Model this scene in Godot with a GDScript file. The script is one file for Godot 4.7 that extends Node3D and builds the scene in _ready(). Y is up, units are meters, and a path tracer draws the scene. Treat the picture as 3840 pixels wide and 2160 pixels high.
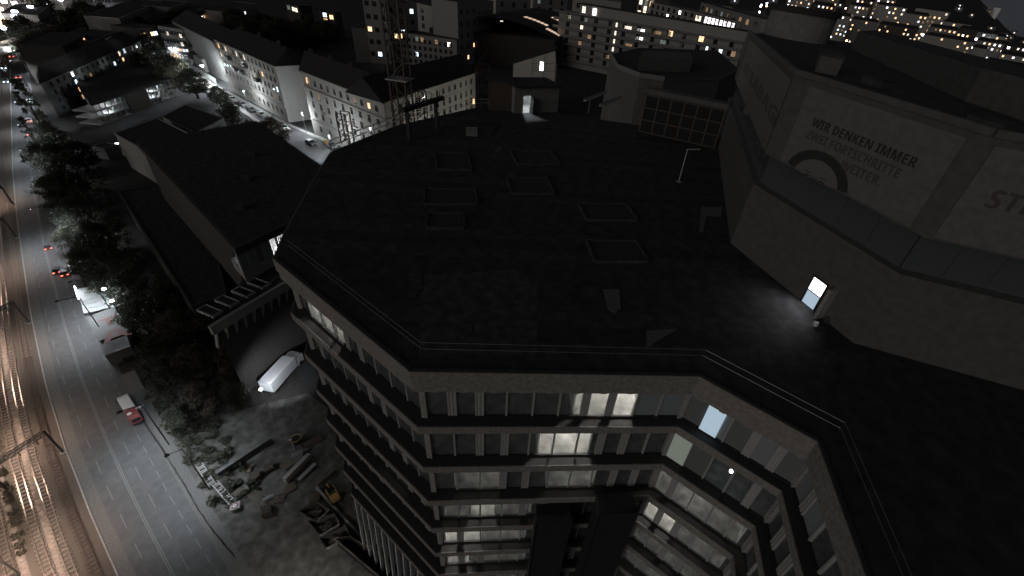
extends Node3D
# A building site at night seen from a crane: an unfinished octagonal office block, railway, road and city.

var M := {}
var org := Vector3.ZERO
var rng := RandomNumberGenerator.new()
var names := {}
var UW := {}

# ---------------------------------------------------------------- helpers
func lin(r: float, g: float, b: float) -> Color:
	return Color(r, g, b).linear_to_srgb()

func mat(key: String, c: Color, rough := 0.85, tex: Texture2D = null, tile := 1.0, metal := 0.0) -> StandardMaterial3D:
	var m := StandardMaterial3D.new()
	m.resource_name = key
	m.albedo_color = c
	m.roughness = rough
	m.metallic = metal
	if tex:
		m.albedo_texture = tex
		m.uv1_triplanar = true
		m.uv1_world_triplanar = true
		m.uv1_scale = Vector3.ONE / tile
	M[key] = m
	return m

func glow(key: String, c: Color, e: float) -> StandardMaterial3D:
	var m := StandardMaterial3D.new()
	m.resource_name = key
	m.albedo_color = Color(0.5, 0.5, 0.5)
	m.emission_enabled = true
	m.emission = c
	m.emission_energy_multiplier = e
	M[key] = m
	return m

func noise_tex(freq: float, lo: float, hi: float, sd: int, oct := 5) -> ImageTexture:
	var n := FastNoiseLite.new()
	n.seed = sd
	n.frequency = freq
	n.fractal_octaves = oct
	var src := n.get_seamless_image(512, 512)
	var im := Image.create(512, 512, false, Image.FORMAT_RGB8)
	for y in 512:
		for x in 512:
			var v: float = lerpf(lo, hi, src.get_pixel(x, y).r)
			im.set_pixel(x, y, Color(v, v, v))
	return ImageTexture.create_from_image(im)

func numbered(n: String) -> String:
	var k: int = names.get(n, 0)
	names[n] = k + 1
	return n if k == 0 else "%s_%03d" % [n, k]

func tag(o: Node, label := "", category := "", group := "", kind := "") -> Node:
	if label: o.set_meta("label", label)
	if category: o.set_meta("category", category)
	if group: o.set_meta("group", group)
	if kind: o.set_meta("kind", kind)
	return o

func thing(called: String, label: String, category: String, at := Vector3.ZERO, group := "") -> Node3D:
	var o := Node3D.new()
	o.name = numbered(called)
	add_child(o)
	o.position = at
	org = at
	tag(o, label, category, group)
	return o

func struct(called: String) -> Node3D:
	var o := Node3D.new()
	o.name = numbered(called)
	add_child(o)
	org = Vector3.ZERO
	tag(o, "", "", "", "structure")
	return o

func st() -> SurfaceTool:
	var s := SurfaceTool.new()
	s.begin(Mesh.PRIMITIVE_TRIANGLES)
	s.set_smooth_group(-1)
	return s

func part(called: String, s: SurfaceTool, m: Material, parent: Node = null) -> MeshInstance3D:
	s.generate_normals()
	var o := MeshInstance3D.new()
	var me := s.commit()
	me.surface_set_material(0, m)
	o.mesh = me
	if parent:
		o.name = called
		parent.add_child(o, true)
	else:
		o.name = numbered(called)
		add_child(o)
	return o

func inst(called: String, me: Mesh, t: Transform3D, parent: Node) -> MeshInstance3D:
	var o := MeshInstance3D.new()
	o.mesh = me
	o.transform = t
	o.name = called
	parent.add_child(o, true)
	return o

func tri(s: SurfaceTool, a: Vector3, b: Vector3, c: Vector3) -> void:
	s.add_vertex(a - org)
	s.add_vertex(b - org)
	s.add_vertex(c - org)

func quad(s: SurfaceTool, a: Vector3, b: Vector3, c: Vector3, d: Vector3) -> void:
	tri(s, a, b, c)
	tri(s, a, c, d)

# a box with its centre, its three half axes
func obox(s: SurfaceTool, c: Vector3, x: Vector3, y: Vector3, z: Vector3) -> void:
	for q in [[x, y, z], [y, z, x], [z, x, y]]:
		for sg in [1.0, -1.0]:
			var u: Vector3 = q[0]
			var v: Vector3 = q[1]
			var w: Vector3 = q[2] * sg
			if sg > 0: quad(s, c + w - u - v, c + w - u + v, c + w + u + v, c + w + u - v)
			else: quad(s, c + w - u - v, c + w + u - v, c + w + u + v, c + w - u + v)

func box(s: SurfaceTool, c: Vector3, size: Vector3, turn := 0.0) -> void:
	var b := Basis(Vector3.UP, turn)
	obox(s, c, b.x * size.x / 2, b.y * size.y / 2, b.z * size.z / 2)

func bar(s: SurfaceTool, a: Vector3, b: Vector3, w: float, h := -1.0) -> void:
	var d := b - a
	var side := d.cross(Vector3.UP)
	if side.length() < 1e-4 * d.length(): side = Vector3.RIGHT
	side = side.normalized()
	var up := side.cross(d).normalized()
	obox(s, (a + b) / 2, d / 2, up * (w if h < 0 else h) / 2, side * w / 2)

func tube(s: SurfaceTool, a: Vector3, b: Vector3, r0: float, r1: float, n := 8) -> void:
	var d := (b - a).normalized()
	var u := d.cross(Vector3.UP if absf(d.y) < 0.9 else Vector3.RIGHT).normalized()
	var v := d.cross(u)
	for i in n:
		var p := TAU * i / n
		var q := TAU * (i + 1) / n
		var c0 := u * cos(p) + v * sin(p)
		var c1 := u * cos(q) + v * sin(q)
		quad(s, a + c0 * r0, a + c1 * r0, b + c1 * r1, b + c0 * r1)
		tri(s, b, b + c0 * r1, b + c1 * r1)
		tri(s, a, a + c1 * r0, a + c0 * r0)

const TENS := ["", "", "twenty", "thirty", "forty", "fifty", "sixty", "seventy", "eighty", "ninety"]
const ONES := ["", "first", "second", "third", "fourth", "fifth", "sixth", "seventh", "eighth", "ninth", "tenth", "eleventh", "twelfth", "thirteenth", "fourteenth", "fifteenth", "sixteenth", "seventeenth", "eighteenth", "nineteenth"]

func ordinal(n: int) -> String:
	if n >= 100: return "hundred and " + ordinal(n - 100) if n > 100 else "hundredth"
	if n < 20: return ONES[n]
	var t := n / 10
	if n % 10 == 0: return TENS[t].trim_suffix("y") + "ieth"
	return TENS[t] + "-" + ONES[n % 10]

func v3(p: Vector2, y: float) -> Vector3:
	return Vector3(p.x, y, p.y)

func prism(s: SurfaceTool, poly: PackedVector2Array, y0: float, y1: float, caps := true) -> void:
	var n := poly.size()
	for i in n:
		var a := poly[i]
		var b := poly[(i + 1) % n]
		quad(s, v3(a, y0), v3(b, y0), v3(b, y1), v3(a, y1))
	if caps:
		var ix := Geometry2D.triangulate_polygon(poly)
		for k in range(0, ix.size(), 3):
			tri(s, v3(poly[ix[k]], y1), v3(poly[ix[k + 1]], y1), v3(poly[ix[k + 2]], y1))
			tri(s, v3(poly[ix[k]], y0), v3(poly[ix[k + 2]], y0), v3(poly[ix[k + 1]], y0))

func sheet(s: SurfaceTool, poly: PackedVector2Array, y: float) -> void:
	var ix := Geometry2D.triangulate_polygon(poly)
	for k in range(0, ix.size(), 3):
		var a := v3(poly[ix[k]], y)
		var b := v3(poly[ix[k + 1]], y)
		var c := v3(poly[ix[k + 2]], y)
		if (b - a).cross(c - a).y > 0: tri(s, a, c, b)
		else: tri(s, a, b, c)

func rect4(a: Vector2, b: Vector2, depth: float) -> PackedVector2Array:
	# footprint behind the front a-b (depth to the left of a->b)
	var d := (b - a).normalized()
	var n := Vector2(d.y, -d.x)
	return PackedVector2Array([a, b, b + n * depth, a + n * depth])

func lamp(kind: String, at: Vector3, e: float, c: Color, size := 0.15, aim := Vector3.DOWN, angle := 75.0) -> Light3D:
	var l: Light3D
	if kind == "spot":
		var sp := SpotLight3D.new()
		sp.spot_angle = angle
		sp.spot_angle_attenuation = 1.0
		sp.spot_range = 200.0
		sp.spot_attenuation = 2.0
		l = sp
	else:
		var om := OmniLight3D.new()
		om.omni_range = 200.0
		om.omni_attenuation = 2.0
		l = om
	l.light_energy = e
	l.light_color = c
	l.light_size = size
	l.shadow_enabled = true
	l.name = numbered("light")
	add_child(l)
	l.position = at
	if kind == "spot":
		l.look_at_from_position(at, at + aim, Vector3.UP if absf(aim.normalized().y) < 0.95 else Vector3.RIGHT)
	return l

# a unit window (1 x 1, facing +z): frame with cross bars and a pane
func unit_window(key: String, frame: Material, pane: Material, bars := 1, sill := true) -> void:
	org = Vector3.ZERO
	var s := st()
	for q in [[-0.5, 0.0, 0.05, 1.0], [0.5, 0.0, 0.05, 1.0]]:
		box(s, Vector3(q[0], 0, 0.04), Vector3(q[2], q[3] + 0.05, 0.09))
	box(s, Vector3(0, 0.5, 0.04), Vector3(0.95, 0.05, 0.086))
	box(s, Vector3(0, -0.5, 0.04), Vector3(0.95, 0.05, 0.086))
	for k in bars:
		box(s, Vector3(-0.5 + (k + 1.0) / (bars + 1.0), 0, 0.035), Vector3(0.045, 0.95, 0.05))
	if bars > 0: box(s, Vector3(0, 0.2, 0.035), Vector3(0.95, 0.04, 0.046))
	if sill: box(s, Vector3(0, -0.56, 0.09), Vector3(1.2, 0.05, 0.18))
	s.generate_normals()
	var me := s.commit()
	me.surface_set_material(0, frame)
	var p := st()
	quad(p, Vector3(-0.475, -0.475, 0.015), Vector3(-0.475, 0.475, 0.015), Vector3(0.475, 0.475, 0.015), Vector3(0.475, -0.475, 0.015))
	p.generate_normals()
	p.commit(me)
	me.surface_set_material(1, pane)
	UW[key] = me

func facing(a: Vector2, b: Vector2) -> Basis:
	# x along a->b, y up, z out of the wall (right of a->b seen from above)
	var x := Vector3(b.x - a.x, 0, b.y - a.y).normalized()
	return Basis(x, Vector3.UP, x.cross(Vector3.UP))

# windows on the wall a->b of a thing; lit: share that glows
func windows(o: Node3D, a: Vector2, b: Vector2, y0: float, rows: int, cols: int, fh: float, w: float, h: float, lit: float, keys: Array, dark := "dark", margin := 0.0, only_lit := false) -> void:
	var bs := facing(a, b)
	var len := a.distance_to(b)
	for r in rows:
		for c in cols:
			var is_lit := rng.randf() < lit
			if only_lit and not is_lit: continue
			var key: String = keys[rng.randi() % keys.size()] if is_lit else dark
			var t := margin + (len - 2 * margin) * (c + 0.5) / cols
			var p := v3(a, y0 + r * fh + fh * 0.5) + bs.x * t - o.position
			inst("window", UW[key], Transform3D(Basis(bs.x * w, bs.y * h, bs.z), p), o)

func one_window(o: Node3D, a: Vector2, b: Vector2, f: float, y: float, w: float, h: float, key: String, called := "window") -> void:
	var bs := facing(a, b)
	var p := v3(a.lerp(b, f), y) - o.position
	inst(called, UW[key], Transform3D(Basis(bs.x * w, bs.y * h, bs.z), p), o)

func hip(s: SurfaceTool, q: PackedVector2Array, y: float, rise: float, over := 0.4, hipped := 0.5) -> void:
	# q: a, b (front), c, d (back); ridge parallel to the front
	var cen := (q[0] + q[1] + q[2] + q[3]) / 4
	var e := PackedVector2Array()
	for p in q: e.append(p + (p - cen).normalized() * over)
	var l := (e[0] + e[3]) / 2
	var r := (e[1] + e[2]) / 2
	var half := e[0].distance_to(e[3]) / 2 * hipped
	var d := (r - l).normalized()
	var r0 := v3(l + d * half, y + rise)
	var r1 := v3(r - d * half, y + rise)
	quad(s, v3(e[0], y), r0, r1, v3(e[1], y))
	quad(s, v3(e[2], y), r1, r0, v3(e[3], y))
	tri(s, v3(e[3], y), r0, v3(e[0], y))
	tri(s, v3(e[1], y), r1, v3(e[2], y))
	quad(s, v3(e[0], y - 0.15), v3(e[1], y - 0.15), v3(e[1], y), v3(e[0], y))
	quad(s, v3(e[1], y - 0.15), v3(e[2], y - 0.15), v3(e[2], y), v3(e[1], y))
	quad(s, v3(e[3], y - 0.15), v3(e[0], y - 0.15), v3(e[0], y), v3(e[3], y))

func quadpoly(a: Vector2, b: Vector2, c: Vector2, d: Vector2) -> PackedVector2Array:
	return PackedVector2Array([a, b, c, d])

func copy(o: Node3D, at: Vector3, turn: float, label: String, group := "") -> Node3D:
	var r: Node3D = o.duplicate()
	r.name = numbered(String(o.name).rstrip("_0123456789"))
	add_child(r)
	r.position = at
	r.rotation = Vector3(0, turn, 0)
	tag(r, label, "", group)
	return r

func text(o: Node3D, called: String, words: String, size: float, at: Vector3, bs: Basis, m: Material, stretch := 1.0, bold := true) -> void:
	var f := SystemFont.new()
	f.font_names = PackedStringArray(["Droid Sans"])
	f.font_weight = 700 if bold else 400
	var t := TextMesh.new()
	t.text = words
	t.font = f
	t.font_size = 64
	t.pixel_size = size / 46.0
	t.depth = 0.03
	t.horizontal_alignment = HORIZONTAL_ALIGNMENT_LEFT
	t.material = m
	inst(called, t, Transform3D(Basis(bs.x * stretch, bs.y, bs.z), at - o.position), o)

# the road runs straight away to the upper left: s along, t across
const RD := Vector2(-0.775, -0.632)
const RN := Vector2(0.632, -0.775)
const LEFT_EDGE := [20.0, -12.2, 35.0, -13.9, 43.5, -14.85, 53.5, -15.9, 65.0, -16.86, 80.0, -17.66, 101.0, -18.04, 139.0, -17.88, 170.0, -17.32, 202.0, -16.23, 249.0, -14.7, 330.0, -12.0, 480.0, -7.0]
const MIDDLE := [20.0, -8.4, 30.0, -9.85, 40.1, -10.95, 48.1, -11.82, 56.4, -12.61, 66.9, -13.4, 78.1, -14.09, 93.8, -14.57, 125.0, -14.92, 154.0, -14.63, 177.0, -14.16, 206.0, -13.31, 239.0, -12.6, 330.0, -10.0, 480.0, -5.0]
const RIGHT_EDGE := [20.0, -4.8, 38.0, -6.95, 45.5, -7.68, 55.8, -8.59, 70.2, -9.67, 90.0, -10.8, 118.0, -11.5, 150.0, -11.9, 180.0, -11.7, 213.0, -10.87, 300.0, -8.0, 480.0, -2.0]
const PARKING := [20.0, -5.6, 38.3, -7.86, 45.2, -8.73, 52.0, -9.45, 62.3, -10.31, 70.2, -10.81, 87.7, -11.58, 107.8, -12.18, 134.0, -12.55, 155.0, -12.4]

func along(k: Array, s: float) -> float:
	for i in range(2, k.size(), 2):
		if s <= k[i] or i == k.size() - 2:
			return lerpf(k[i - 1], k[i + 1], (s - k[i - 2]) / (k[i] - k[i - 2]))
	return 0.0

func rp(s: float, t: float, y := 0.0) -> Vector3:
	var p := RD * s + RN * t
	return Vector3(p.x, y, p.y)

func track_t(s: float, off: float) -> float:
	return along(LEFT_EDGE, s) - off

func strip(s: SurfaceTool, f: Callable, s0: float, s1: float, step: float, w: float, y: float, h := 0.0) -> void:
	var n := int(ceil((s1 - s0) / step))
	for i in n:
		var a: float = s0 + (s1 - s0) * i / n
		var b: float = s0 + (s1 - s0) * (i + 1) / n
		var ta: float = f.call(a)
		var tb: float = f.call(b)
		quad(s, rp(a, ta - w / 2, y), rp(b, tb - w / 2, y), rp(b, tb + w / 2, y), rp(a, ta + w / 2, y))
		if h > 0:
			for k in [-1.0, 1.0]:
				quad(s, rp(a, ta + k * w / 2, y - h), rp(b, tb + k * w / 2, y - h), rp(b, tb + k * w / 2, y), rp(a, ta + k * w / 2, y))

# ---------------------------------------------------------------- scene
func _ready() -> void:
	rng.seed = 7
	var cam := Camera3D.new()
	cam.name = "camera"
	add_child(cam)
	cam.projection = Camera3D.PROJECTION_FRUSTUM
	cam.keep_aspect = Camera3D.KEEP_HEIGHT
	cam.near = 0.5
	cam.far = 9000.0
	cam.size = 0.5 * 2160.0 / 1646.88
	cam.frustum_offset = Vector2(-0.5 * 226.75 / 1646.88, 0)
	cam.position = Vector3(0, 57.3, 0)
	cam.basis = Basis(Vector3.RIGHT, -0.624056) * Basis(Vector3.BACK, 0.147422)
	cam.current = true

	var e := Environment.new()
	e.background_mode = Environment.BG_SKY
	var sm := ProceduralSkyMaterial.new()
	sm.sky_top_color = lin(0.023, 0.024, 0.027)
	sm.sky_horizon_color = lin(0.027, 0.028, 0.032)
	sm.ground_bottom_color = lin(0.012, 0.012, 0.013)
	sm.ground_horizon_color = lin(0.021, 0.022, 0.026)
	sm.sky_curve = 0.3
	e.sky = Sky.new()
	e.sky.sky_material = sm
	e.tonemap_mode = Environment.TONE_MAPPER_LINEAR
	e.tonemap_exposure = 1.0
	e.sdfgi_enabled = true
	e.ssao_enabled = true
	e.ssil_enabled = true
	var we := WorldEnvironment.new()
	we.name = "environment"
	we.environment = e
	add_child(we)

	# the glow of the city behind the camera, broad and weak
	var sun := DirectionalLight3D.new()
	sun.name = "city_glow"
	sun.light_energy = 0.105
	sun.light_color = Color(1.0, 0.97, 0.94)
	sun.light_angular_distance = 30.0
	sun.shadow_enabled = true
	add_child(sun)
	sun.look_at_from_position(Vector3(-55, 21, 81), Vector3.ZERO)

	materials()
	ground()
	main_building()
	tower()
	roof_objects()
	railway()
	road()
	left_buildings()
	street_buildings()
	far_buildings()
	trees()
	vehicles()
	site()
	street_lamps()

func materials() -> void:
	var fine := noise_tex(0.03, 0.72, 1.0, 1)
	var coarse := noise_tex(0.012, 0.55, 1.0, 2)
	var grit := noise_tex(0.12, 0.45, 1.0, 3, 3)
	var worn := noise_tex(0.02, 0.86, 1.0, 5)
	var streak := noise_tex(0.02, 0.8, 1.0, 4)
	mat("concrete", lin(0.33, 0.31, 0.285), 0.9, fine, 5.0)
	mat("pale_concrete", lin(0.42, 0.41, 0.39), 0.85, fine, 4.0)
	mat("felt", lin(0.055, 0.055, 0.056), 0.9, coarse, 9.0)
	mat("felt_worn", lin(0.068, 0.068, 0.068), 0.85, coarse, 7.0)
	mat("felt_new", lin(0.045, 0.045, 0.047), 0.8, coarse, 8.0)
	mat("felt_pale", lin(0.085, 0.088, 0.088), 0.9, coarse, 6.0)
	mat("ledge", lin(0.05, 0.049, 0.048), 0.8, fine, 3.0)
	mat("floor", lin(0.42, 0.42, 0.40), 0.8, coarse, 7.0)
	mat("asphalt", lin(0.1, 0.103, 0.104), 0.85, worn, 14.0)
	mat("pavement", lin(0.16, 0.16, 0.155), 0.9, fine, 3.0)
	mat("paint", lin(0.30, 0.31, 0.31), 0.7, grit, 1.5)
	mat("gravel", lin(0.17, 0.145, 0.12), 0.95, grit, 1.6)
	mat("dust", lin(0.40, 0.335, 0.29), 0.95, coarse, 4.0)
	mat("earth", lin(0.055, 0.05, 0.043), 0.95, coarse, 6.0)
	mat("yard", lin(0.17, 0.165, 0.15), 0.9, coarse, 10.0)
	mat("city_ground", lin(0.05, 0.05, 0.05), 0.9, coarse, 40.0)
	mat("hill", lin(0.035, 0.036, 0.035), 0.95, coarse, 90.0)
	mat("tie", lin(0.42, 0.36, 0.31), 0.9, grit, 1.0)
	mat("rail", lin(0.30, 0.25, 0.21), 0.32, null, 1.0, 0.85)
	mat("rust", lin(0.06, 0.04, 0.03), 0.6)
	mat("stucco", lin(0.42, 0.41, 0.385), 0.9, fine, 6.0)
	mat("stucco_grey", lin(0.22, 0.22, 0.215), 0.9, streak, 9.0)
	mat("stucco_shaded", lin(0.36, 0.35, 0.335), 0.9, fine, 9.0)  # copy of the stucco, its colour darkened for dimly lit far walls
	mat("brick_dark", lin(0.085, 0.075, 0.066), 0.9, fine, 8.0)
	mat("roof_dark", lin(0.035, 0.032, 0.032), 0.85, fine, 6.0)
	mat("white_paint", lin(0.72, 0.73, 0.72), 0.5)
	mat("panel", lin(0.5, 0.51, 0.5), 0.7, fine, 2.0)
	mat("billboard", lin(0.18, 0.176, 0.172), 0.7, streak, 6.0)
	mat("tower_wall", lin(0.125, 0.123, 0.12), 0.9, streak, 8.0)
	mat("print_black", lin(0.03, 0.03, 0.03), 0.7)
	mat("print_red", lin(0.10, 0.035, 0.03), 0.7)
	mat("print_brown", lin(0.085, 0.066, 0.06), 0.7)
	mat("print_skin", lin(0.15, 0.14, 0.132), 0.7)
	mat("dark_steel", lin(0.03, 0.03, 0.032), 0.6, null, 1.0, 0.3)
	mat("steel", lin(0.22, 0.22, 0.21), 0.45, null, 1.0, 0.6)
	mat("galvanised", lin(0.38, 0.39, 0.39), 0.5, null, 1.0, 0.3)
	mat("crane_paint", lin(0.075, 0.052, 0.042), 0.6)
	mat("board_brown", lin(0.12, 0.092, 0.075), 0.85, fine, 3.0)
	mat("timber", lin(0.24, 0.19, 0.14), 0.85, grit, 2.0)
	mat("bark", lin(0.06, 0.045, 0.035), 0.95)
	mat("netting", lin(0.014, 0.014, 0.015), 0.95)
	mat("glass_sheen", lin(0.24, 0.265, 0.275), 0.6)  # panes with faint light and reflection put into their colour
	mat("glass_sheen_dull", lin(0.16, 0.17, 0.175), 0.6)  # the same painted reflection, duller
	mat("yellow", lin(0.42, 0.26, 0.08), 0.6)
	mat("red", lin(0.2, 0.048, 0.05), 0.5)
	mat("skip_paint", lin(0.16, 0.15, 0.13), 0.7, grit, 2.0)
	mat("rubble", lin(0.16, 0.14, 0.12), 0.95, grit, 1.0)
	mat("rubber", lin(0.02, 0.02, 0.02), 0.9)
	mat("car_dark", lin(0.03, 0.032, 0.037), 0.3)
	mat("car_grey", lin(0.14, 0.145, 0.155), 0.3)
	mat("car_white", lin(0.62, 0.63, 0.62), 0.3)
	mat("glass_dark", lin(0.015, 0.017, 0.02), 0.12)
	for q in [["leaf", 0.036, 0.04, 0.026], ["leaf_brown", 0.06, 0.05, 0.035], ["leaf_deep", 0.022, 0.026, 0.017]]:
		var lm := mat(q[0], lin(q[1], q[2], q[3]), 0.8)
		lm.backlight_enabled = true
		lm.backlight = Color(0.25, 0.25, 0.2)
		lm.cull_mode = BaseMaterial3D.CULL_DISABLED
	var gl := mat("glass", Color(0.75, 0.82, 0.82, 0.06), 0.03)
	gl.transparency = BaseMaterial3D.TRANSPARENCY_ALPHA
	glow("warm", Color(1.0, 0.80, 0.60), 2.2)
	glow("cool", Color(0.86, 0.93, 1.0), 2.6)
	glow("neutral", Color(1.0, 0.94, 0.85), 1.6)
	glow("dim", Color(1.0, 0.80, 0.58), 0.28)
	glow("faint", Color(0.85, 0.95, 0.92), 0.16)
	glow("bright", Color(1.0, 0.95, 0.97), 4.0)
	glow("lamp_white", Color(0.93, 0.95, 1.0), 14.0)
	mat("canopy", lin(0.34, 0.35, 0.34), 0.6)
	glow("lamp_warm", Color(1.0, 0.78, 0.55), 14.0)
	glow("tail_red", Color(1.0, 0.42, 0.34), 5.0)
	glow("head_white", Color(0.9, 0.96, 1.0), 8.0)
	glow("paper_lit", Color(0.82, 0.92, 1.0), 0.55)
	glow("paper_dim", Color(0.86, 0.92, 0.84), 0.16)
	glow("skylight_lit", Color(1.0, 0.86, 0.76), 0.8)
	unit_window("dark", M.stucco_grey, M.glass_dark)
	unit_window("dark_white", M.stucco, M.glass_dark)
	unit_window("plain", M.dark_steel, M.glass_dark, 0, false)
	for k in ["warm", "cool", "neutral", "dim", "faint", "bright"]:
		unit_window(k, M.stucco_grey, M[k])
		unit_window(k + "_plain", M.dark_steel, M[k], 1, false)
	unit_window("wide", M.dark_steel, M.bright, 7, false)

func ground() -> void:
	var g := struct("ground")
	var s := st()
	quad(s, Vector3(-5000, -0.03, 400), Vector3(-5000, -0.03, -7000), Vector3(6500, -0.03, -7000), Vector3(6500, -0.03, 400))
	part("city_floor", s, M.city_ground, g)
	s = st()
	sheet(s, PackedVector2Array([Vector2(-36, -12), Vector2(-12, -12), Vector2(-12, -20), Vector2(-26, -36), Vector2(-38, -42), Vector2(-52, -33), Vector2(-48, -27.5)]), -0.006)
	part("concrete_yard", s, M.yard, g)
	s = st()
	strip(s, func(a: float) -> float: return along(RIGHT_EDGE, a) + 9.0, 20, 300, 8, 17.6, -0.014)
	part("planted_strip", s, M.earth, g)
	# wooded hills behind the city, and the houses' slope
	var h := struct("hills")
	s = st()
	var n := 48
	for i in n:
		for j in 10:
			var q := []
			for k in [[i, j], [i + 1, j], [i + 1, j + 1], [i, j + 1]]:
				q.append(hill_at(0.12 + 0.86 * k[0] / n, k[1] / 10.0))
			quad(s, q[0], q[3], q[2], q[1])
	part("slope", s, M.hill, h)

func hill_at(az: float, f: float) -> Vector3:
	var d := lerpf(1700.0, 4600.0, f)
	var top := 55.0 + 215.0 * smoothstep(0.65, 0.54, az) + 7.0 * sin(az * 37.0) + 4.0 * sin(az * 83.0 + 1.0)
	return Vector3(sin(az) * d, -2.0 + top * pow(f, 1.25), -cos(az) * d)

# ---------------------------------------------------------------- the office block under construction
const ROOF := 40.1
const LEVELS := [40.1, 35.6, 31.6, 27.6, 23.8, 19.9, 16.0, 11.8]
const FRONT := [Vector2(-19.27, -22.24), Vector2(-7.45, -14.71), Vector2(7.61, -17.38), Vector2(12.97, -14.13), Vector2(12.3, -3.0)]
const REAR := [Vector2(60, -3), Vector2(60, -52), Vector2(22, -66.5), Vector2(6.2, -66.5), Vector2(-11.0, -66.5), Vector2(-16.6, -63.9), Vector2(-23.1, -51.0), Vector2(-25.4, -40.4), Vector2(-23.1, -33.2), Vector2(-20.4, -25.1)]

# the outline of the four visible sides moved inwards by d
func inset(d: float) -> PackedVector2Array:
	var r := PackedVector2Array()
	for i in FRONT.size():
		var p: Vector2 = FRONT[i]
		var n := Vector2.ZERO
		var k := 1.0
		if i > 0 and i < FRONT.size() - 1:
			var d0: Vector2 = (FRONT[i] - FRONT[i - 1]).normalized()
			var d1: Vector2 = (FRONT[i + 1] - FRONT[i]).normalized()
			var n0 := Vector2(d0.y, -d0.x)
			var n1 := Vector2(d1.y, -d1.x)
			n = (n0 + n1).normalized()
			k = 1.0 / maxf(0.3, n.dot(n0))
		else:
			var j := mini(i, FRONT.size() - 2)
			var d2: Vector2 = (FRONT[j + 1] - FRONT[j]).normalized()
			n = Vector2(d2.y, -d2.x)
		r.append(p + n * d * k)
	return r

func outline(d: float) -> PackedVector2Array:
	var r := inset(d)
	for i in REAR.size():
		var p: Vector2 = REAR[i]
		r.append(p.lerp(Vector2(10, -40), d * 0.02))
	return r

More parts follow.
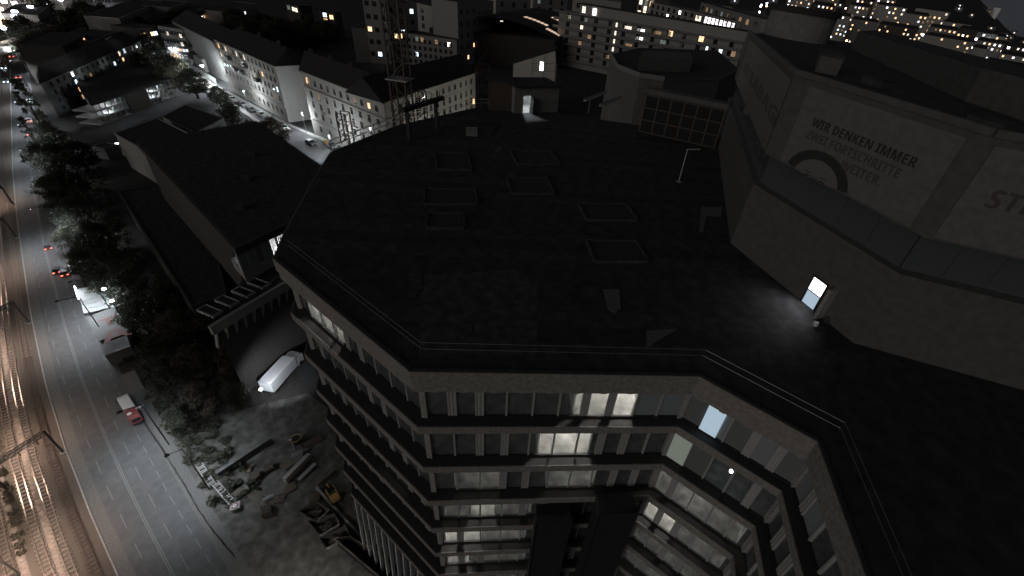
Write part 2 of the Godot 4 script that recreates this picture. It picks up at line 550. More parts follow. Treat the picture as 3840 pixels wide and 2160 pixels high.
func main_building() -> void:
	var o := thing("office_building", "unfinished octagonal office block with flat black roof, slab edges and glazed storeys", "building", Vector3(-6, 0, -30))
	# lit rooms: storey, side, first bay, last bay, energy
	var full := outline(0.0)
	var s := st()
	for k in LEVELS.size():
		var y: float = LEVELS[k]
		var h := 0.6 if k > 0 else 0.9
		s = st()
		prism(s, full, y - h, y)
		part("slab_edge", s, M.concrete, o)
		if k == 0:
			s = st()
			prism(s, outline(0.1), y - 1.6, y - h - 0.003)
			part("cornice", s, M.concrete, o)
		s = st()
		sheet(s, outline(0.07), y + 0.006)
		part("roof" if k == 0 else "ledge_sheet", s, M.felt if k == 0 else M.ledge, o)
		if k > 0:
			s = st()
			sheet(s, outline(0.9), y + 0.014)
			part("floor_screed", s, M.floor, o)
		else:
			# lengths of roofing membrane, lapped side by side
			var fx := (FRONT[2] - FRONT[1]).normalized()
			var fz := Vector2(-fx.y, fx.x)
			for r in 46:
				var c0: Vector2 = FRONT[1] + fz * (0.4 - r * 1.4) - fx * 40.0
				var strip_poly := PackedVector2Array([c0, c0 + fx * 110.0, c0 + fx * 110.0 - fz * 1.37, c0 - fz * 1.37])
				for piece in Geometry2D.intersect_polygons(strip_poly, outline(0.3)):
					s = st()
					sheet(s, piece, y + 0.0075)
					part("membrane_length", s, [M.felt, M.felt_worn, M.felt, M.felt_new][(r * 5) % 7 % 4], o)
			# low kerb round the roof
			for i in FRONT.size() - 1:
				s = st()
				bar(s, v3(outline(0.12)[i], y + 0.05), v3(outline(0.12)[i + 1], y + 0.05), 0.2, 0.1)
				part("roof_kerb", s, M.ledge, o)
	# rear and outer walls that no one sees but that close the rooms
	s = st()
	var back := PackedVector2Array()
	for p in REAR: back.append(p.lerp(Vector2(10, -40), 0.01))
	for i in back.size() - 1:
		for k in LEVELS.size():
			var y1: float = LEVELS[k] - 0.75
			var y0: float = LEVELS[k + 1] + 0.02 if k + 1 < LEVELS.size() else 0.0
			bar(s, v3(back[i], (y0 + y1) / 2), v3(back[i + 1], (y0 + y1) / 2), 0.3, y1 - y0)
	part("rear_wall", s, M.stucco_grey, o)
	# glazed storeys
	var line := inset(0.8)
	line.append(REAR[0] + Vector2(-1, -1))
	var pw := 0.46
	for k in LEVELS.size():
		var top: float = LEVELS[k] - (1.61 if k == 0 else 0.61)
		var bot: float = LEVELS[k + 1] + 0.02 if k + 1 < LEVELS.size() else 0.0
		if k == 7: break
		for e in 4:
			var a := line[e]
			var b := line[e + 1]
			var bs := facing(a, b)
			var len := a.distance_to(b)
			var n := int(round(len / 1.5))
			if e == 3: n = 5
			# corner post
			s = st()
			bar(s, v3(a, bot), v3(a, top), 0.34)
			part("corner_post", s, M.pale_concrete, o)
			var step := len / n
			if e == 3: step = 1.5
			for i in n:
				var p0 := v3(a, 0) + bs.x * step * i
				var p1 := v3(a, 0) + bs.x * step * (i + 1)
				var fat := (i * 7 + k * 3 + e) % 5 in [1, 3]
				if i < n - 1 or e == 3:
					s = st()
					if fat:
						# ribbed panel
						for r in 5:
							var c := p1 + bs.x * (r - 2) * 0.1 + Vector3(0, (top + bot) / 2, 0)
							obox(s, c + bs.z * (0.03 if r % 2 == 0 else 0.0), bs.x * 0.05, Vector3(0, (top - bot) / 2, 0), bs.z * 0.06)
						part("ribbed_panel", s, M.panel, o)
					else:
						obox(s, p1 + Vector3(0, (top + bot) / 2, 0), bs.x * 0.055, Vector3(0, (top - bot) / 2, 0), bs.z * 0.09)
						part("mullion", s, M.panel, o)
				var m: Material = M.glass
				if e == 1 and k == 0 and i in [8, 9]: m = M.glass_sheen
				if e == 2:
					if k == 0: m = M.glass_sheen_dull if i % 2 == 0 else M.glass_sheen
					if k == 1: m = M.glass_sheen_dull if i < 2 else M.glass
				if e == 3 and k == 0 and i < 2: m = M.glass_sheen
				s = st()
				var q0 := p0 + bs.x * 0.05
				var q1 := p1 - bs.x * 0.05
				obox(s, (q0 + q1) / 2 + Vector3(0, (top + bot) / 2, 0) - bs.z * 0.03, (q1 - q0) / 2, Vector3(0, (top - bot) / 2 - 0.01, 0), bs.z * 0.012)
				part("pane", s, m, o)
				# brackets under the slab edge
				if k < 3 and i % 2 == 0 or k == 0:
					s = st()
					obox(s, (p0 + p1) / 2 + Vector3(0, top - 0.06, 0) + bs.z * 0.4, bs.x * 0.16, Vector3(0, 0.07, 0), bs.z * 0.22)
					part("bracket", s, M.galvanised, o)
			# sill rail
			s = st()
			bar(s, v3(a, bot + 0.05) + bs.z * 0.06, v3(b, bot + 0.05) + bs.z * 0.06, 0.1, 0.1)
			part("sill_rail", s, M.dark_steel, o)
	# partitions added to confine the light, and the lamps of the lit rooms
	var rooms := [
		[0, 1, 5.6, 8.4, 9.0, 0.9], [1, 1, 4.4, 6.6, 8.0, 0.8], [2, 1, 0.9, 3.0, 0.7, 0.7], [2, 1, 5.0, 7.2, 1.1, 0.8],
		[3, 1, 0.3, 1.5, 0.8, 0.5], [3, 1, 1.5, 2.7, 4.5, 0.5], [3, 1, 2.7, 4.4, 0.7, 0.4], [4, 1, 0.2, 2.1, 6.5, 0.4], [4, 1, 2.1, 4.3, 1.3, 0.3], [5, 1, 0.2, 1.4, 5.0, 0.4], [5, 1, 1.4, 4.4, 1.2, 0.2], [6, 1, 0.2, 1.6, 5.0, 0.4], [6, 1, 1.6, 4.5, 0.9, 0.3],
		[0, 0, 0.9, 3.4, 5.0, 0.3], [2, 2, 0.2, 4.6, 1.5, 0.4], [3, 2, 0.2, 2.1, 6.0, 0.5], [3, 2, 2.1, 4.6, 1.0, 0.3], [3, 0, 5.0, 7.0, 0.5, 0.5], [4, 2, 0.2, 4.6, 0.9, 0.5], [5, 2, 0.2, 4.6, 0.8, 0.5]]
	for r in rooms:
		var k: int = r[0]
		var a := line[r[1]]
		var b := line[r[1] + 1]
		var bs := facing(a, b)
		var len := a.distance_to(b)
		var step: float = len / round(len / 1.5)
		var y0: float = LEVELS[k + 1] + 0.02
		var y1: float = LEVELS[k] - (1.61 if k == 0 else 0.61)
		for x in [r[2], r[3]]:
			s = st()
			var p: Vector3 = v3(a, (y0 + y1) / 2) + bs.x * step * x - bs.z * 3.4
			obox(s, p, bs.x * 0.06, Vector3(0, (y1 - y0) / 2, 0), bs.z * 3.2)
			part("light_partition", s, M.white_paint, o)
		s = st()
		var mid: Vector3 = v3(a, (y0 + y1) / 2) + bs.x * step * (r[2] + r[3]) / 2 - bs.z * 6.66
		obox(s, mid, bs.x * step * (r[3] - r[2]) / 2, Vector3(0, (y1 - y0) / 2, 0), bs.z * 0.06)
		part("light_partition", s, M.white_paint, o)
		var at: Vector3 = v3(a, y1 - 0.3) + bs.x * step * lerpf(r[2], r[3], r[5]) - bs.z * 3.2
		s = st()
		obox(s, at + Vector3(0, 0.12, 0), bs.x * 0.2, Vector3(0, 0.03, 0), Vector3.ZERO + bs.z * 0.07)
		part("lamp", s, M.lamp_white if r[4] > 4.0 else M.cool, o)
		lamp("omni", at, r[4] * 3.2, Color(1.0, 0.98, 0.95), 0.2)
	# window covered with paper, lit from behind
	for q in [[0, 2, 0.19, 0.34, "paper_lit"], [1, 2, 0.03, 0.2, "paper_dim"]]:
		var a := line[q[1]]
		var b := line[q[1] + 1]
		var bs := facing(a, b)
		var y0: float = LEVELS[q[0] + 1] + 0.12
		var y1: float = LEVELS[q[0]] - (1.66 if q[0] == 0 else 0.68)
		s = st()
		obox(s, v3(a.lerp(b, (q[2] + q[3]) / 2), (y0 + y1) / 2) + bs.z * 0.1, bs.x * a.distance_to(b) * (q[3] - q[2]) / 2, Vector3(0, (y1 - y0) / 2, 0), bs.z * 0.01)
		part("lit_window_paper", s, M[q[4]], o)
	# work lamp in the side storey
	s = st()
	box(s, Vector3(11.52, 33.2, -16.54), Vector3(0.16, 0.16, 0.16))
	part("work_lamp", s, M.lamp_white, o)
	# glass lobby with slanting fins on the left side
	var la := line[0]
	var lb := line[1]
	var lbs := facing(la, lb)
	var ll := la.distance_to(lb)
	for i in 12:
		var p := v3(la, 0) + lbs.x * ll * (i + 0.15) / 12.0
		s = st()
		bar(s, p + Vector3(0, 11.0, 0) + lbs.z * 0.5, p + lbs.z * 1.25 , 0.13, 0.3)
		part("lobby_fin", s, M.white_paint, o)
		s = st()
		obox(s, p + lbs.x * ll / 24.0 + Vector3(0, 5.5, 0), lbs.x * ll / 24.6, Vector3(0, 5.4, 0), lbs.z * 0.015)
		part("lobby_pane", s, M.glass_dark, o)
	for k in 9:
		s = st()
		bar(s, v3(la, 0.8 + k * 1.2) + lbs.z * 0.1, v3(lb, 0.8 + k * 1.2) + lbs.z * 0.1, 0.08, 0.06)
		part("lobby_transom", s, M.galvanised, o)
	s = st()
	bar(s, v3(lb, 5.5) - lbs.z * 0.6, v3(line[2], 5.5) - lbs.z * 0.6, 0.3, 10.9)
	bar(s, v3(line[2], 5.5), v3(line[3], 5.5), 0.3, 10.9)
	part("ground_floor_wall", s, M.stucco_grey, o)

	# railing that runs round the roof, a double line of rails on thin posts
	var r := thing("roof_railing", "thin double rail on slim posts round the edge of the black roof", "railing", Vector3(-7, ROOF, -16))
	var rl := inset(1.1)
	for e in 4:
		var a := rl[e]
		var b := rl[e + 1]
		for h in [1.0, 0.55]:
			s = st()
			tube(s, v3(a, ROOF + h), v3(b, ROOF + h), 0.018, 0.018, 6)
			part("rail", s, M.steel, r)
		var n := int(a.distance_to(b) / 2.4)
		for i in n:
			s = st()
			tube(s, v3(a.lerp(b, float(i) / n), ROOF), v3(a.lerp(b, float(i) / n), ROOF + 1.02), 0.022, 0.022, 6)
			part("post", s, M.dark_steel, r)
	var r2 := thing("edge_railing", "scaffold tube railing along the far edge of the roof, before the pale old building", "railing", Vector3(-23, ROOF, -45))
	var far := [Vector2(-25.2, -40.5), Vector2(-22.9, -50.9), Vector2(-16.5, -63.6), Vector2(-11.5, -66.0)]
	for i in 3:
		for h in [1.1, 0.6]:
			s = st()
			tube(s, v3(far[i], ROOF + h), v3(far[i + 1], ROOF + h), 0.04, 0.04, 6)
			part("rail", s, M.galvanised, r2)
		for j in 5:
			s = st()
			var p: Vector2 = far[i].lerp(far[i + 1], j / 5.0)
			tube(s, v3(p, ROOF), v3(p, ROOF + 1.15), 0.04, 0.04, 6)
			part("post", s, M.steel, r2)

	# dark netted hoist shafts that stand before the front
	var y5 := 27.2
	var fb := facing(FRONT[1], FRONT[2])
	for q in [[0.475, 0.63, 27.0, 1.2, "black netted hoist shaft standing in front of the lower storeys, left of the gap"], [0.745, 0.915, 28.2, 1.4, "taller black netted scaffold block at the right end of the glazed front"]]:
		var a: Vector2 = FRONT[1].lerp(FRONT[2], q[0])
		var b: Vector2 = FRONT[1].lerp(FRONT[2], q[1])
		var at := v3((a + b) / 2, 0)
		var t := thing("hoist_shaft", q[4], "scaffold", at)
		s = st()
		var zz: Vector3 = fb.z * q[3]
		obox(s, at + Vector3(0, q[2] / 2, 0) + zz / 2 + fb.z * 0.05, fb.x * a.distance_to(b) / 2, Vector3(0, q[2] / 2, 0), zz / 2)
		part("netting", s, M.netting, t)
		for x in [-1.0, 1.0]:
			s = st()
			var p: Vector3 = at + fb.x * x * (a.distance_to(b) / 2 + 0.03) + zz + fb.z * 0.1
			tube(s, p, p + Vector3(0, q[2] + 0.6, 0), 0.045, 0.045, 6)
			part("standard", s, M.dark_steel, t)
	# work platform hung on the right
	var pt := thing("work_platform", "dark scaffold platform with loose tubes beside the right wing", "scaffold", Vector3(17.96, 21, -17.65))
	s = st()
	var pb := facing(FRONT[2], FRONT[3])
	var pc := Vector3(17.58, 21, -17)
	obox(s, pc, pb.x * 2.3, Vector3(0, 0.12, 0), pb.z * 1.1)
	part("deck", s, M.netting, pt)
	for i in 5:
		s = st()
		var p := pc + pb.x * (i - 2) * 1.1 + pb.z * 1.0
		tube(s, p + Vector3(0, -4, 0), p + Vector3(0, 1.1, 0), 0.04, 0.04, 6)
		part("post", s, M.steel, pt)
	for h in [0.5, 1.0]:
		s = st()
		tube(s, pc - pb.x * 2.3 + pb.z + Vector3(0, h, 0), pc + pb.x * 2.3 + pb.z + Vector3(0, h, 0), 0.035, 0.035, 6)
		part("rail", s, M.steel, pt)
	s = st()
	bar(s, pc - pb.x * 2.3 + pb.z * 1.1 + Vector3(0, -3.4, 0), pc - pb.x * 1.2 + pb.z * 1.1 + Vector3(0, 0.4, 0), 0.1)
	part("brace", s, M.galvanised, pt)

# ---------------------------------------------------------------- the taller block with the printed banners
const TB := Vector2(12.76, -33.71)
const TC := Vector2(19.9, -22.2)

func tower() -> void:
	var x := Vector3(0.446, 0, 0.895)
	var b1 := TB + Vector2(x.x, x.z) * 12.6
	var a0 := Vector2(17.6, -66.7)
	var c1 := b1 + Vector2(0.97, 0.22).normalized() * 16.0
	var poly := PackedVector2Array([a0, TB, b1, c1, Vector2(50, -20), Vector2(50, -80), Vector2(24, -77)])
	var cen := Vector2(30, -46)
	var o := thing("banner_tower", "grey block on the roof wrapped in pale printed banners above a dark recessed band", "building", Vector3(30, ROOF, -40))
	var s := st()
	prism(s, poly, ROOF, 45.5)
	part("lower_wall", s, M.tower_wall, o)
	var inn := PackedVector2Array()
	for p in poly: inn.append(p + (cen - p).normalized() * 0.9)
	s = st()
	prism(s, inn, 45.503, 45.52)
	part("recess_kerb", s, M.tower_wall, o)
	var core := PackedVector2Array()
	for p in poly: core.append(p + (cen - p).normalized() * 8.0)
	s = st()
	prism(s, core, 45.502, 47.898)
	part("core_wall", s, M.tower_wall, o)
	s = st()
	sheet(s, inn, 45.506)
	part("storey_floor", s, M.felt, o)
	# a band of dark glazing in the recess
	for i in 3:
		var gb := facing(inn[i], inn[i + 1])
		var gl: float = inn[i].distance_to(inn[i + 1])
		var gn := int(gl / 2.1)
		for k in gn:
			s = st()
			obox(s, v3(inn[i], 46.7) + gb.x * gl * (k + 0.5) / gn + gb.z * 0.05, gb.x * (gl / gn / 2 - 0.02), Vector3(0, 1.17, 0), gb.z * 0.02)
			part("recess_pane", s, M.glass, o)
	s = st()
	prism(s, poly, 47.9, 53.3)
	part("upper_wall", s, M.tower_wall, o)
	s = st()
	sheet(s, inn, 53.31)
	part("roof", s, M.felt, o)
	# parapet, with its inner side
	for q in [[a0, TB], [TB, b1], [b1, c1]]:
		s = st()
		bar(s, v3(q[0], 53.5), v3(q[1], 53.5), 0.3, 0.36)
		part("parapet", s, M.tower_wall, o)
	# banners: printed sheets hung before the wall
	for q in [[a0, TB, 0.12, 0.985, "banner"], [TB, b1, 0.13, 0.93, "banner"], [b1, c1, 0.02, 0.8, "banner"]]:
		var bs := facing(q[0], q[1])
		s = st()
		var len: float = q[0].distance_to(q[1])
		obox(s, v3(q[0].lerp(q[1], (q[2] + q[3]) / 2), 50.5) + bs.z * 0.06, bs.x * len * (q[3] - q[2]) / 2, Vector3(0, 2.46, 0), bs.z * 0.03)
		part(q[4], s, M.billboard, o)
	# lettering on the middle banner
	var bb := facing(TB, b1)
	var base := v3(TB, 0) + bb.z * 0.1
	text(o, "lettering", "WIR DENKEN IMMER", 0.53, base + bb.x * 2.95 + Vector3(0, 51.1, 0), bb, M.print_black, 1.0)
	text(o, "lettering", "ZWEI FORTSCHRITTE", 0.53, base + bb.x * 2.9 + Vector3(0, 50.3, 0), bb, M.print_brown, 0.96)
	text(o, "lettering", "WEITER.", 0.53, base + bb.x * 6.2 + Vector3(0, 49.5, 0), bb, M.print_brown, 1.0)
	# the head printed on it: hair, face, eyes
	var hc := base + bb.x * 4.9 + Vector3(0, 47.8, 0)
	var arc := func(r0: float, r1: float, lift: float, m: Material, called: String, a_from := 0.16, a_to := PI - 0.16) -> void:
		var p := st()
		var n := 24
		for i in n:
			var u := lerpf(a_from, a_to, float(i) / n)
			var v := lerpf(a_from, a_to, float(i + 1) / n)
			var f := func(an: float, r: float, z: float) -> Vector3:
				return hc + bb.x * cos(an) * r * 1.35 + Vector3(0, sin(an) * r, 0) + bb.z * z
			quad(p, f.call(u, r0, lift), f.call(v, r0, lift), f.call(v, r1, lift), f.call(u, r1, lift))
		part(called, p, m, o)
	arc.call(0.3, 1.6, 0.006, M.print_skin, "printed_face")
	arc.call(1.36, 1.92, 0.012, M.print_black, "printed_hair")
	for k in [-0.55, 0.5]:
		s = st()
		obox(s, hc + bb.x * k * 1.2 + Vector3(0, 0.42, 0) + bb.z * 0.016, bb.x * 0.28, Vector3(0, 0.05, 0) + bb.x * 0.02, bb.z * 0.004)
		part("printed_brow", s, M.print_brown, o)
		s = st()
		obox(s, hc + bb.x * k * 1.2 + Vector3(0, 0.18, 0) + bb.z * 0.016, bb.x * 0.2, Vector3(0, 0.06, 0), bb.z * 0.004)
		part("printed_eye", s, M.print_black, o)
	var ab := facing(a0, TB)
	text(o, "lettering", "STRABAG", 1.05, v3(a0.lerp(TB, 0.2), 50.3) + ab.z * 0.1, ab, M.print_brown, 4.2)
	var cb := facing(b1, c1)
	text(o, "lettering", "STRABAG", 0.9, v3(b1, 50.6) + cb.x * 1.4 + cb.z * 0.1, cb, M.print_brown, 1.1)
	# the open door to the roof and its bright stair lobby
	var dp := v3(TB, 0) + bb.x * 8.7
	s = st()
	for k in [-0.6, 0.6]:
		obox(s, dp + bb.x * k + Vector3(0, 41.2, 0) + bb.z * 0.03, bb.x * 0.05, Vector3(0, 1.08, 0), bb.z * 0.07)
	obox(s, dp + Vector3(0, 42.32, 0) + bb.z * 0.03, bb.x * 0.65, Vector3(0, 0.05, 0), bb.z * 0.068)
	obox(s, dp + Vector3(0, 41.22, 0) + bb.z * 0.035, bb.x * 0.54, Vector3(0, 0.025, 0), bb.z * 0.03)
	part("door_frame", s, M.dark_steel, o)
	s = st()
	obox(s, dp + Vector3(0, 41.76, 0) + bb.z * 0.012, bb.x * 0.54, Vector3(0, 0.5, 0), bb.z * 0.008)
	part("door_window", s, M.bright, o)
	s = st()
	obox(s, dp + Vector3(0, 40.66, 0) + bb.z * 0.012, bb.x * 0.54, Vector3(0, 0.52, 0), bb.z * 0.008)
	part("door_lit_glass", s, M.paper_lit, o)
	lamp("spot", dp + Vector3(0, 42.0, 0) + bb.z * 0.35, 5.0, Color(0.97, 0.98, 1.0), 0.4, bb.z * 0.8 + Vector3.DOWN + bb.x * -0.1, 62.0)
	# return wall beside the door and a shallow buttress farther on
	s = st()
	obox(s, dp + bb.x * 1.25 + Vector3(0, 41.3, 0) + bb.z * 0.35, bb.x * 0.12, Vector3(0, 1.2, 0), bb.z * 0.34)
	part("screen_wall", s, M.pale_concrete, o)
	# plant on top: round water tank with a dark cap, boxes and a long set-back storey
	var tk := thing("round_roof_tank", "round grey tank with a dark brim on top of the banner tower", "tank", Vector3(24.4, 53.3, -69.2))
	s = st()
	tube(s, Vector3(24.4, 53.32, -69.2), Vector3(24.4, 56.2, -69.2), 4.1, 4.1, 32)
	part("drum", s, M.stucco_grey, tk)
	s = st()
	tube(s, Vector3(24.4, 56.2, -69.2), Vector3(24.4, 56.8, -69.2), 4.5, 4.35, 32)
	part("brim", s, M.roof_dark, tk)
	var bx := thing("duct_box", "pale low duct box on the banner tower beside the round tank", "duct", Vector3(16.6, 53.3, -38.6))
	s = st()
	box(s, Vector3(16.6, 53.9, -38.4), Vector3(1.5, 1.1, 4.6), -0.35)
	part("casing", s, M.tower_wall, bx)
	s = st()
	box(s, Vector3(16.6, 54.5, -38.4), Vector3(1.7, 0.1, 4.8), -0.35)
	part("cover", s, M.felt_pale, bx)
	var sb := thing("setback_storey", "long dark set-back storey behind the roof edge of the banner tower", "building", Vector3(32, 53.3, -30))
	var q0 := Vector2(30.1, -65.0)
	var q1 := Vector2(23.9, -33.1)
	var q2 := Vector2(24.6, -26.5)
	s = st()
	prism(s, PackedVector2Array([q0, q1, q2, q2 + Vector2(8, -6), q1 + Vector2(9, -14), q0 + Vector2(9, -14)]), 53.32, 55.3)
	part("wall", s, M.tower_wall, sb)
	s = st()
	sheet(s, PackedVector2Array([q0, q1, q2, q2 + Vector2(8, -6), q1 + Vector2(9, -14), q0 + Vector2(9, -14)]), 55.31)
	part("roof", s, M.felt, sb)
	for q in [[Vector3(18.3, 53.7, -33.95), 1.6, "low pale vent box on the roof strip behind the middle banner"], [Vector3(19.3, 53.7, -24.16), 1.8, "wide pale vent box on the roof strip behind the last banner"]]:
		var p: Vector3 = q[0]
		var vb := thing("vent_box", q[2], "vent", Vector3(p.x, 53.3, p.z))
		s = st()
		box(s, Vector3(p.x, 53.55, p.z), Vector3(q[1], 0.45, 1.0), -1.1)
		part("casing", s, M.felt_pale, vb)
		s = st()
		box(s, Vector3(p.x, 53.81, p.z), Vector3(q[1] + 0.16, 0.07, 1.16), -1.1)
		part("cap", s, M.felt, vb)

# ---------------------------------------------------------------- things on the black roof
func roof_objects() -> void:
	var s: SurfaceTool
	# stair head with an open lit doorway
	var o := thing("stair_head", "grey stair head with a lit open doorway at the far end of the black roof", "roof hut", Vector3(-8.6, ROOF, -66))
	var a := Vector2(-11.6, -62.94)
	var b := Vector2(-5.99, -67.07)
	var bs := facing(a, b)
	var len := a.distance_to(b)
	var dx := 0.27 * len
	for q in [[0.0, dx - 0.55], [dx + 0.55, len]]:
		s = st()
		obox(s, v3(a, ROOF + 1.7) + bs.x * (q[0] + q[1]) / 2 - bs.z * 0.1, bs.x * (q[1] - q[0]) / 2, Vector3(0, 1.7, 0), bs.z * 0.1)
		part("wall", s, M.stucco_grey, o)
	s = st()
	obox(s, v3(a, ROOF + 2.85) + bs.x * dx - bs.z * 0.1, bs.x * 0.549, Vector3(0, 0.55, 0), bs.z * 0.098)
	part("lintel", s, M.stucco_grey, o)
	s = st()
	obox(s, v3(a, ROOF + 1.7) - bs.z * 2.2 + bs.x * 0.1, bs.x * 0.1, Vector3(0, 1.7, 0), bs.z * 2.0)
	obox(s, v3(b, ROOF + 1.7) - bs.z * 2.2 - bs.x * 0.1, bs.x * 0.1, Vector3(0, 1.7, 0), bs.z * 2.0)
	obox(s, v3(a, ROOF + 1.7) - bs.z * 4.3 + bs.x * len / 2, bs.x * len / 2, Vector3(0, 1.7, 0), bs.z * 0.1)
	part("side_wall", s, M.stucco_grey, o)
	s = st()
	obox(s, v3(a, ROOF + 3.55) - bs.z * 2.1 + bs.x * len / 2, bs.x * (len / 2 + 0.2), Vector3(0, 0.14, 0), bs.z * 2.5)
	part("roof", s, M.felt, o)
	s = st()
	obox(s, v3(a, ROOF + 0.01) - bs.z * 2.1 + bs.x * len / 2, bs.x * (len / 2 - 0.2), Vector3(0, 0.01, 0), bs.z * 2.0)
	part("floor", s, M.floor, o)
	s = st()
	obox(s, v3(a, ROOF + 1.12) + bs.x * (dx + 0.62) + bs.z * 0.42, bs.x * 0.03 , Vector3(0, 1.1, 0), bs.z * 0.42)
	part("door", s, M.dark_steel, o)
	s = st()
	obox(s, v3(a, ROOF + 3.3) + bs.x * dx - bs.z * 1.6, bs.x * 0.5, Vector3(0, 0.03, 0), bs.z * 0.1)
	part("lamp", s, M.lamp_white, o)
	lamp("omni", v3(a, ROOF + 3.15) + bs.x * dx - bs.z * 1.6, 22.0, Color(0.95, 0.98, 1.0), 0.15)

	var k := thing("plywood_shed", "windowless brown corrugated shed left of the stair head", "roof hut", Vector3(-13.66, 40.1, -64.11))
	a = Vector2(-15.19, -62.9)
	b = Vector2(-11.89, -63.65)
	bs = facing(a, b)
	len = a.distance_to(b)
	s = st()
	obox(s, v3(a, ROOF + 1.85) + bs.x * len / 2 - bs.z * 1.8, bs.x * len / 2, Vector3(0, 1.85, 0), bs.z * 1.7)
	part("core", s, M.board_brown, k)
	for i in 14:
		s = st()
		obox(s, v3(a, ROOF + 1.85) + bs.x * len * (i + 0.5) / 14.0 - bs.z * 0.07, bs.x * len / 40.0, Vector3(0, 1.82, 0), bs.z * 0.04)
		part("board", s, M.board_brown, k)
	s = st()
	obox(s, v3(a, ROOF + 3.76) + bs.x * len / 2 - bs.z * 1.8, bs.x * (len / 2 + 0.1), Vector3(0, 0.06, 0), bs.z * 1.9)
	part("roof", s, M.felt, k)

	# grid of steel frames with dark infill
	var g := thing("steel_grid_wall", "free standing wall of dark panels in a rusty steel grid on the roof", "wall", Vector3(11.43, 40.1, -60.21))
	a = Vector2(6.0, -63.2)
	b = Vector2(16.1, -60.6)
	bs = facing(a, b)
	len = a.distance_to(b)
	for c in 6:
		for r in 3:
			s = st()
			obox(s, v3(a, ROOF + 0.85 + r * 1.6) + bs.x * len * (c + 0.5) / 6.0, bs.x * (len / 12.0 - 0.08), Vector3(0, 0.72, 0), bs.z * 0.03)
			part("panel", s, M.netting, g)
	for c in 7:
		s = st()
		obox(s, v3(a, ROOF + 2.5) + bs.x * len * c / 6.0, bs.x * 0.09, Vector3(0, 2.5, 0), bs.z * 0.1)
		part("post", s, M.rust, g)
	for r in 4:
		s = st()
		obox(s, v3(a, ROOF + 0.08 + r * 1.6) + bs.x * len / 2, bs.x * len / 2, Vector3(0, 0.07, 0), bs.z * 0.08)
		part("rail", s, M.rust, g)
	s = st()
	obox(s, v3(a, ROOF + 5.35) + bs.x * len / 2 - bs.z * 0.7, bs.x * (len / 2 + 0.2), Vector3(0, 0.3, 0), bs.z * 0.9)
	part("top_beam", s, M.tower_wall, g)

	# white mast in front of the grid
	var ms := thing("white_mast", "slim white mast with a cross arm before the steel grid wall", "mast", Vector3(9.69, 40.1, -46.24))
	var p := ms.position
	s = st()
	tube(s, p, p + Vector3(0, 3.6, 0), 0.07, 0.06, 8)
	part("pole", s, M.galvanised, ms)
	s = st()
	bar(s, p + Vector3(-0.1, 3.55, 0), p + Vector3(1.3, 3.7, -0.2), 0.08)
	part("arm", s, M.galvanised, ms)
	s = st()
	box(s, p + Vector3(0, 0.05, 0), Vector3(0.5, 0.1, 0.5))
	part("foot", s, M.concrete, ms)
	var md := thing("slanting_tube", "single pale tube leaning on the roof at the right picture edge", "tube", Vector3(29.55, 40.1, -24.06))
	s = st()
	tube(s, Vector3(29.55, 40.1, -24.06) + Vector3(0, 0.06, 0), Vector3(31.48, 40.9, -25.78), 0.06, 0.06, 8)
	part("tube", s, M.white_paint, md)
	s = st()
	box(s, Vector3(29.55, 40.1, -24.06) + Vector3(0, 0.05, 0), Vector3(0.3, 0.1, 0.3))
	part("foot", s, M.concrete, md)

	# two pale trough beams on stands, beyond the corner
	for q in [[Vector3(-2.77, 38.6, -82.99), Vector3(0.84, 38.6, -92.24), "upper of two pale trough beams on posts beyond the stair head"], [Vector3(0.08, 38.6, -80.99), Vector3(3.78, 38.6, -89.55), "lower of two pale trough beams on posts beyond the stair head"]]:
		var t := thing("trough_beam", q[2], "beam", Vector3(q[0].x, 36.0, q[0].z), "pale beams on posts")
		s = st()
		bar(s, q[0], q[1], 0.45, 0.2)
		part("beam", s, M.white_paint, t)
		s = st()
		bar(s, q[0] + Vector3(0, 0.25, 0), q[1] + Vector3(0, 0.25, 0), 0.1, 0.3)
		part("web", s, M.galvanised, t)
		for f in [0.25, 0.97]:
			s = st()
			var w: Vector3 = q[0].lerp(q[1], f)
			tube(s, w + Vector3(0, -2.6, 0), w, 0.09, 0.09, 6)
			part("post", s, M.galvanised, t)

	# lattice trestles and a dark beam at the roof edge
	for q in [[Vector3(-25.13, 40.1, -43.44), 3.0, "small lattice trestle on the roof edge before the pale facade"], [Vector3(-21.48, 40.1, -54.8), 3.2, "lattice trestle that carries the dark beam beside the crane"]]:
		var t := thing("lattice_trestle", q[2], "scaffold", q[0], "lattice trestles on the roof edge")
		p = q[0]
		var h: float = q[1]
		for x in [-0.45, 0.45]:
			for z in [-0.45, 0.45]:
				s = st()
				bar(s, p + Vector3(x, 0, z), p + Vector3(x, h, z), 0.1)
				part("leg", s, M.rust, t)
		for r in 3:
			for z in [-0.45, 0.45]:
				s = st()
				bar(s, p + Vector3(-0.45, r * h / 3, z), p + Vector3(0.45, (r + 1) * h / 3, z), 0.06)
				bar(s, p + Vector3(-0.45, (r + 1) * h / 3, z), p + Vector3(0.45, (r + 1) * h / 3, z), 0.07)
				part("brace", s, M.rust, t)
	var bm := thing("dark_beam", "long dark box beam lying across trestles beside the crane foot", "beam", Vector3(-20.16, 43.4, -46.18))
	s = st()
	bar(s, Vector3(-20.13, 43.4, -45.98), Vector3(-18.22, 43.4, -53.07), 0.55, 0.4)
	part("beam", s, M.dark_steel, bm)
	for i in 6:
		s = st()
		p = Vector3(-20.13, 43.4, -45.98).lerp(Vector3(-18.22, 43.4, -53.07), (i + 0.5) / 6.0)
		tube(s, p + Vector3(0, 0.2, 0), p + Vector3(0, 0.75, 0), 0.05, 0.05, 6)
		part("stanchion", s, M.dark_steel, bm)
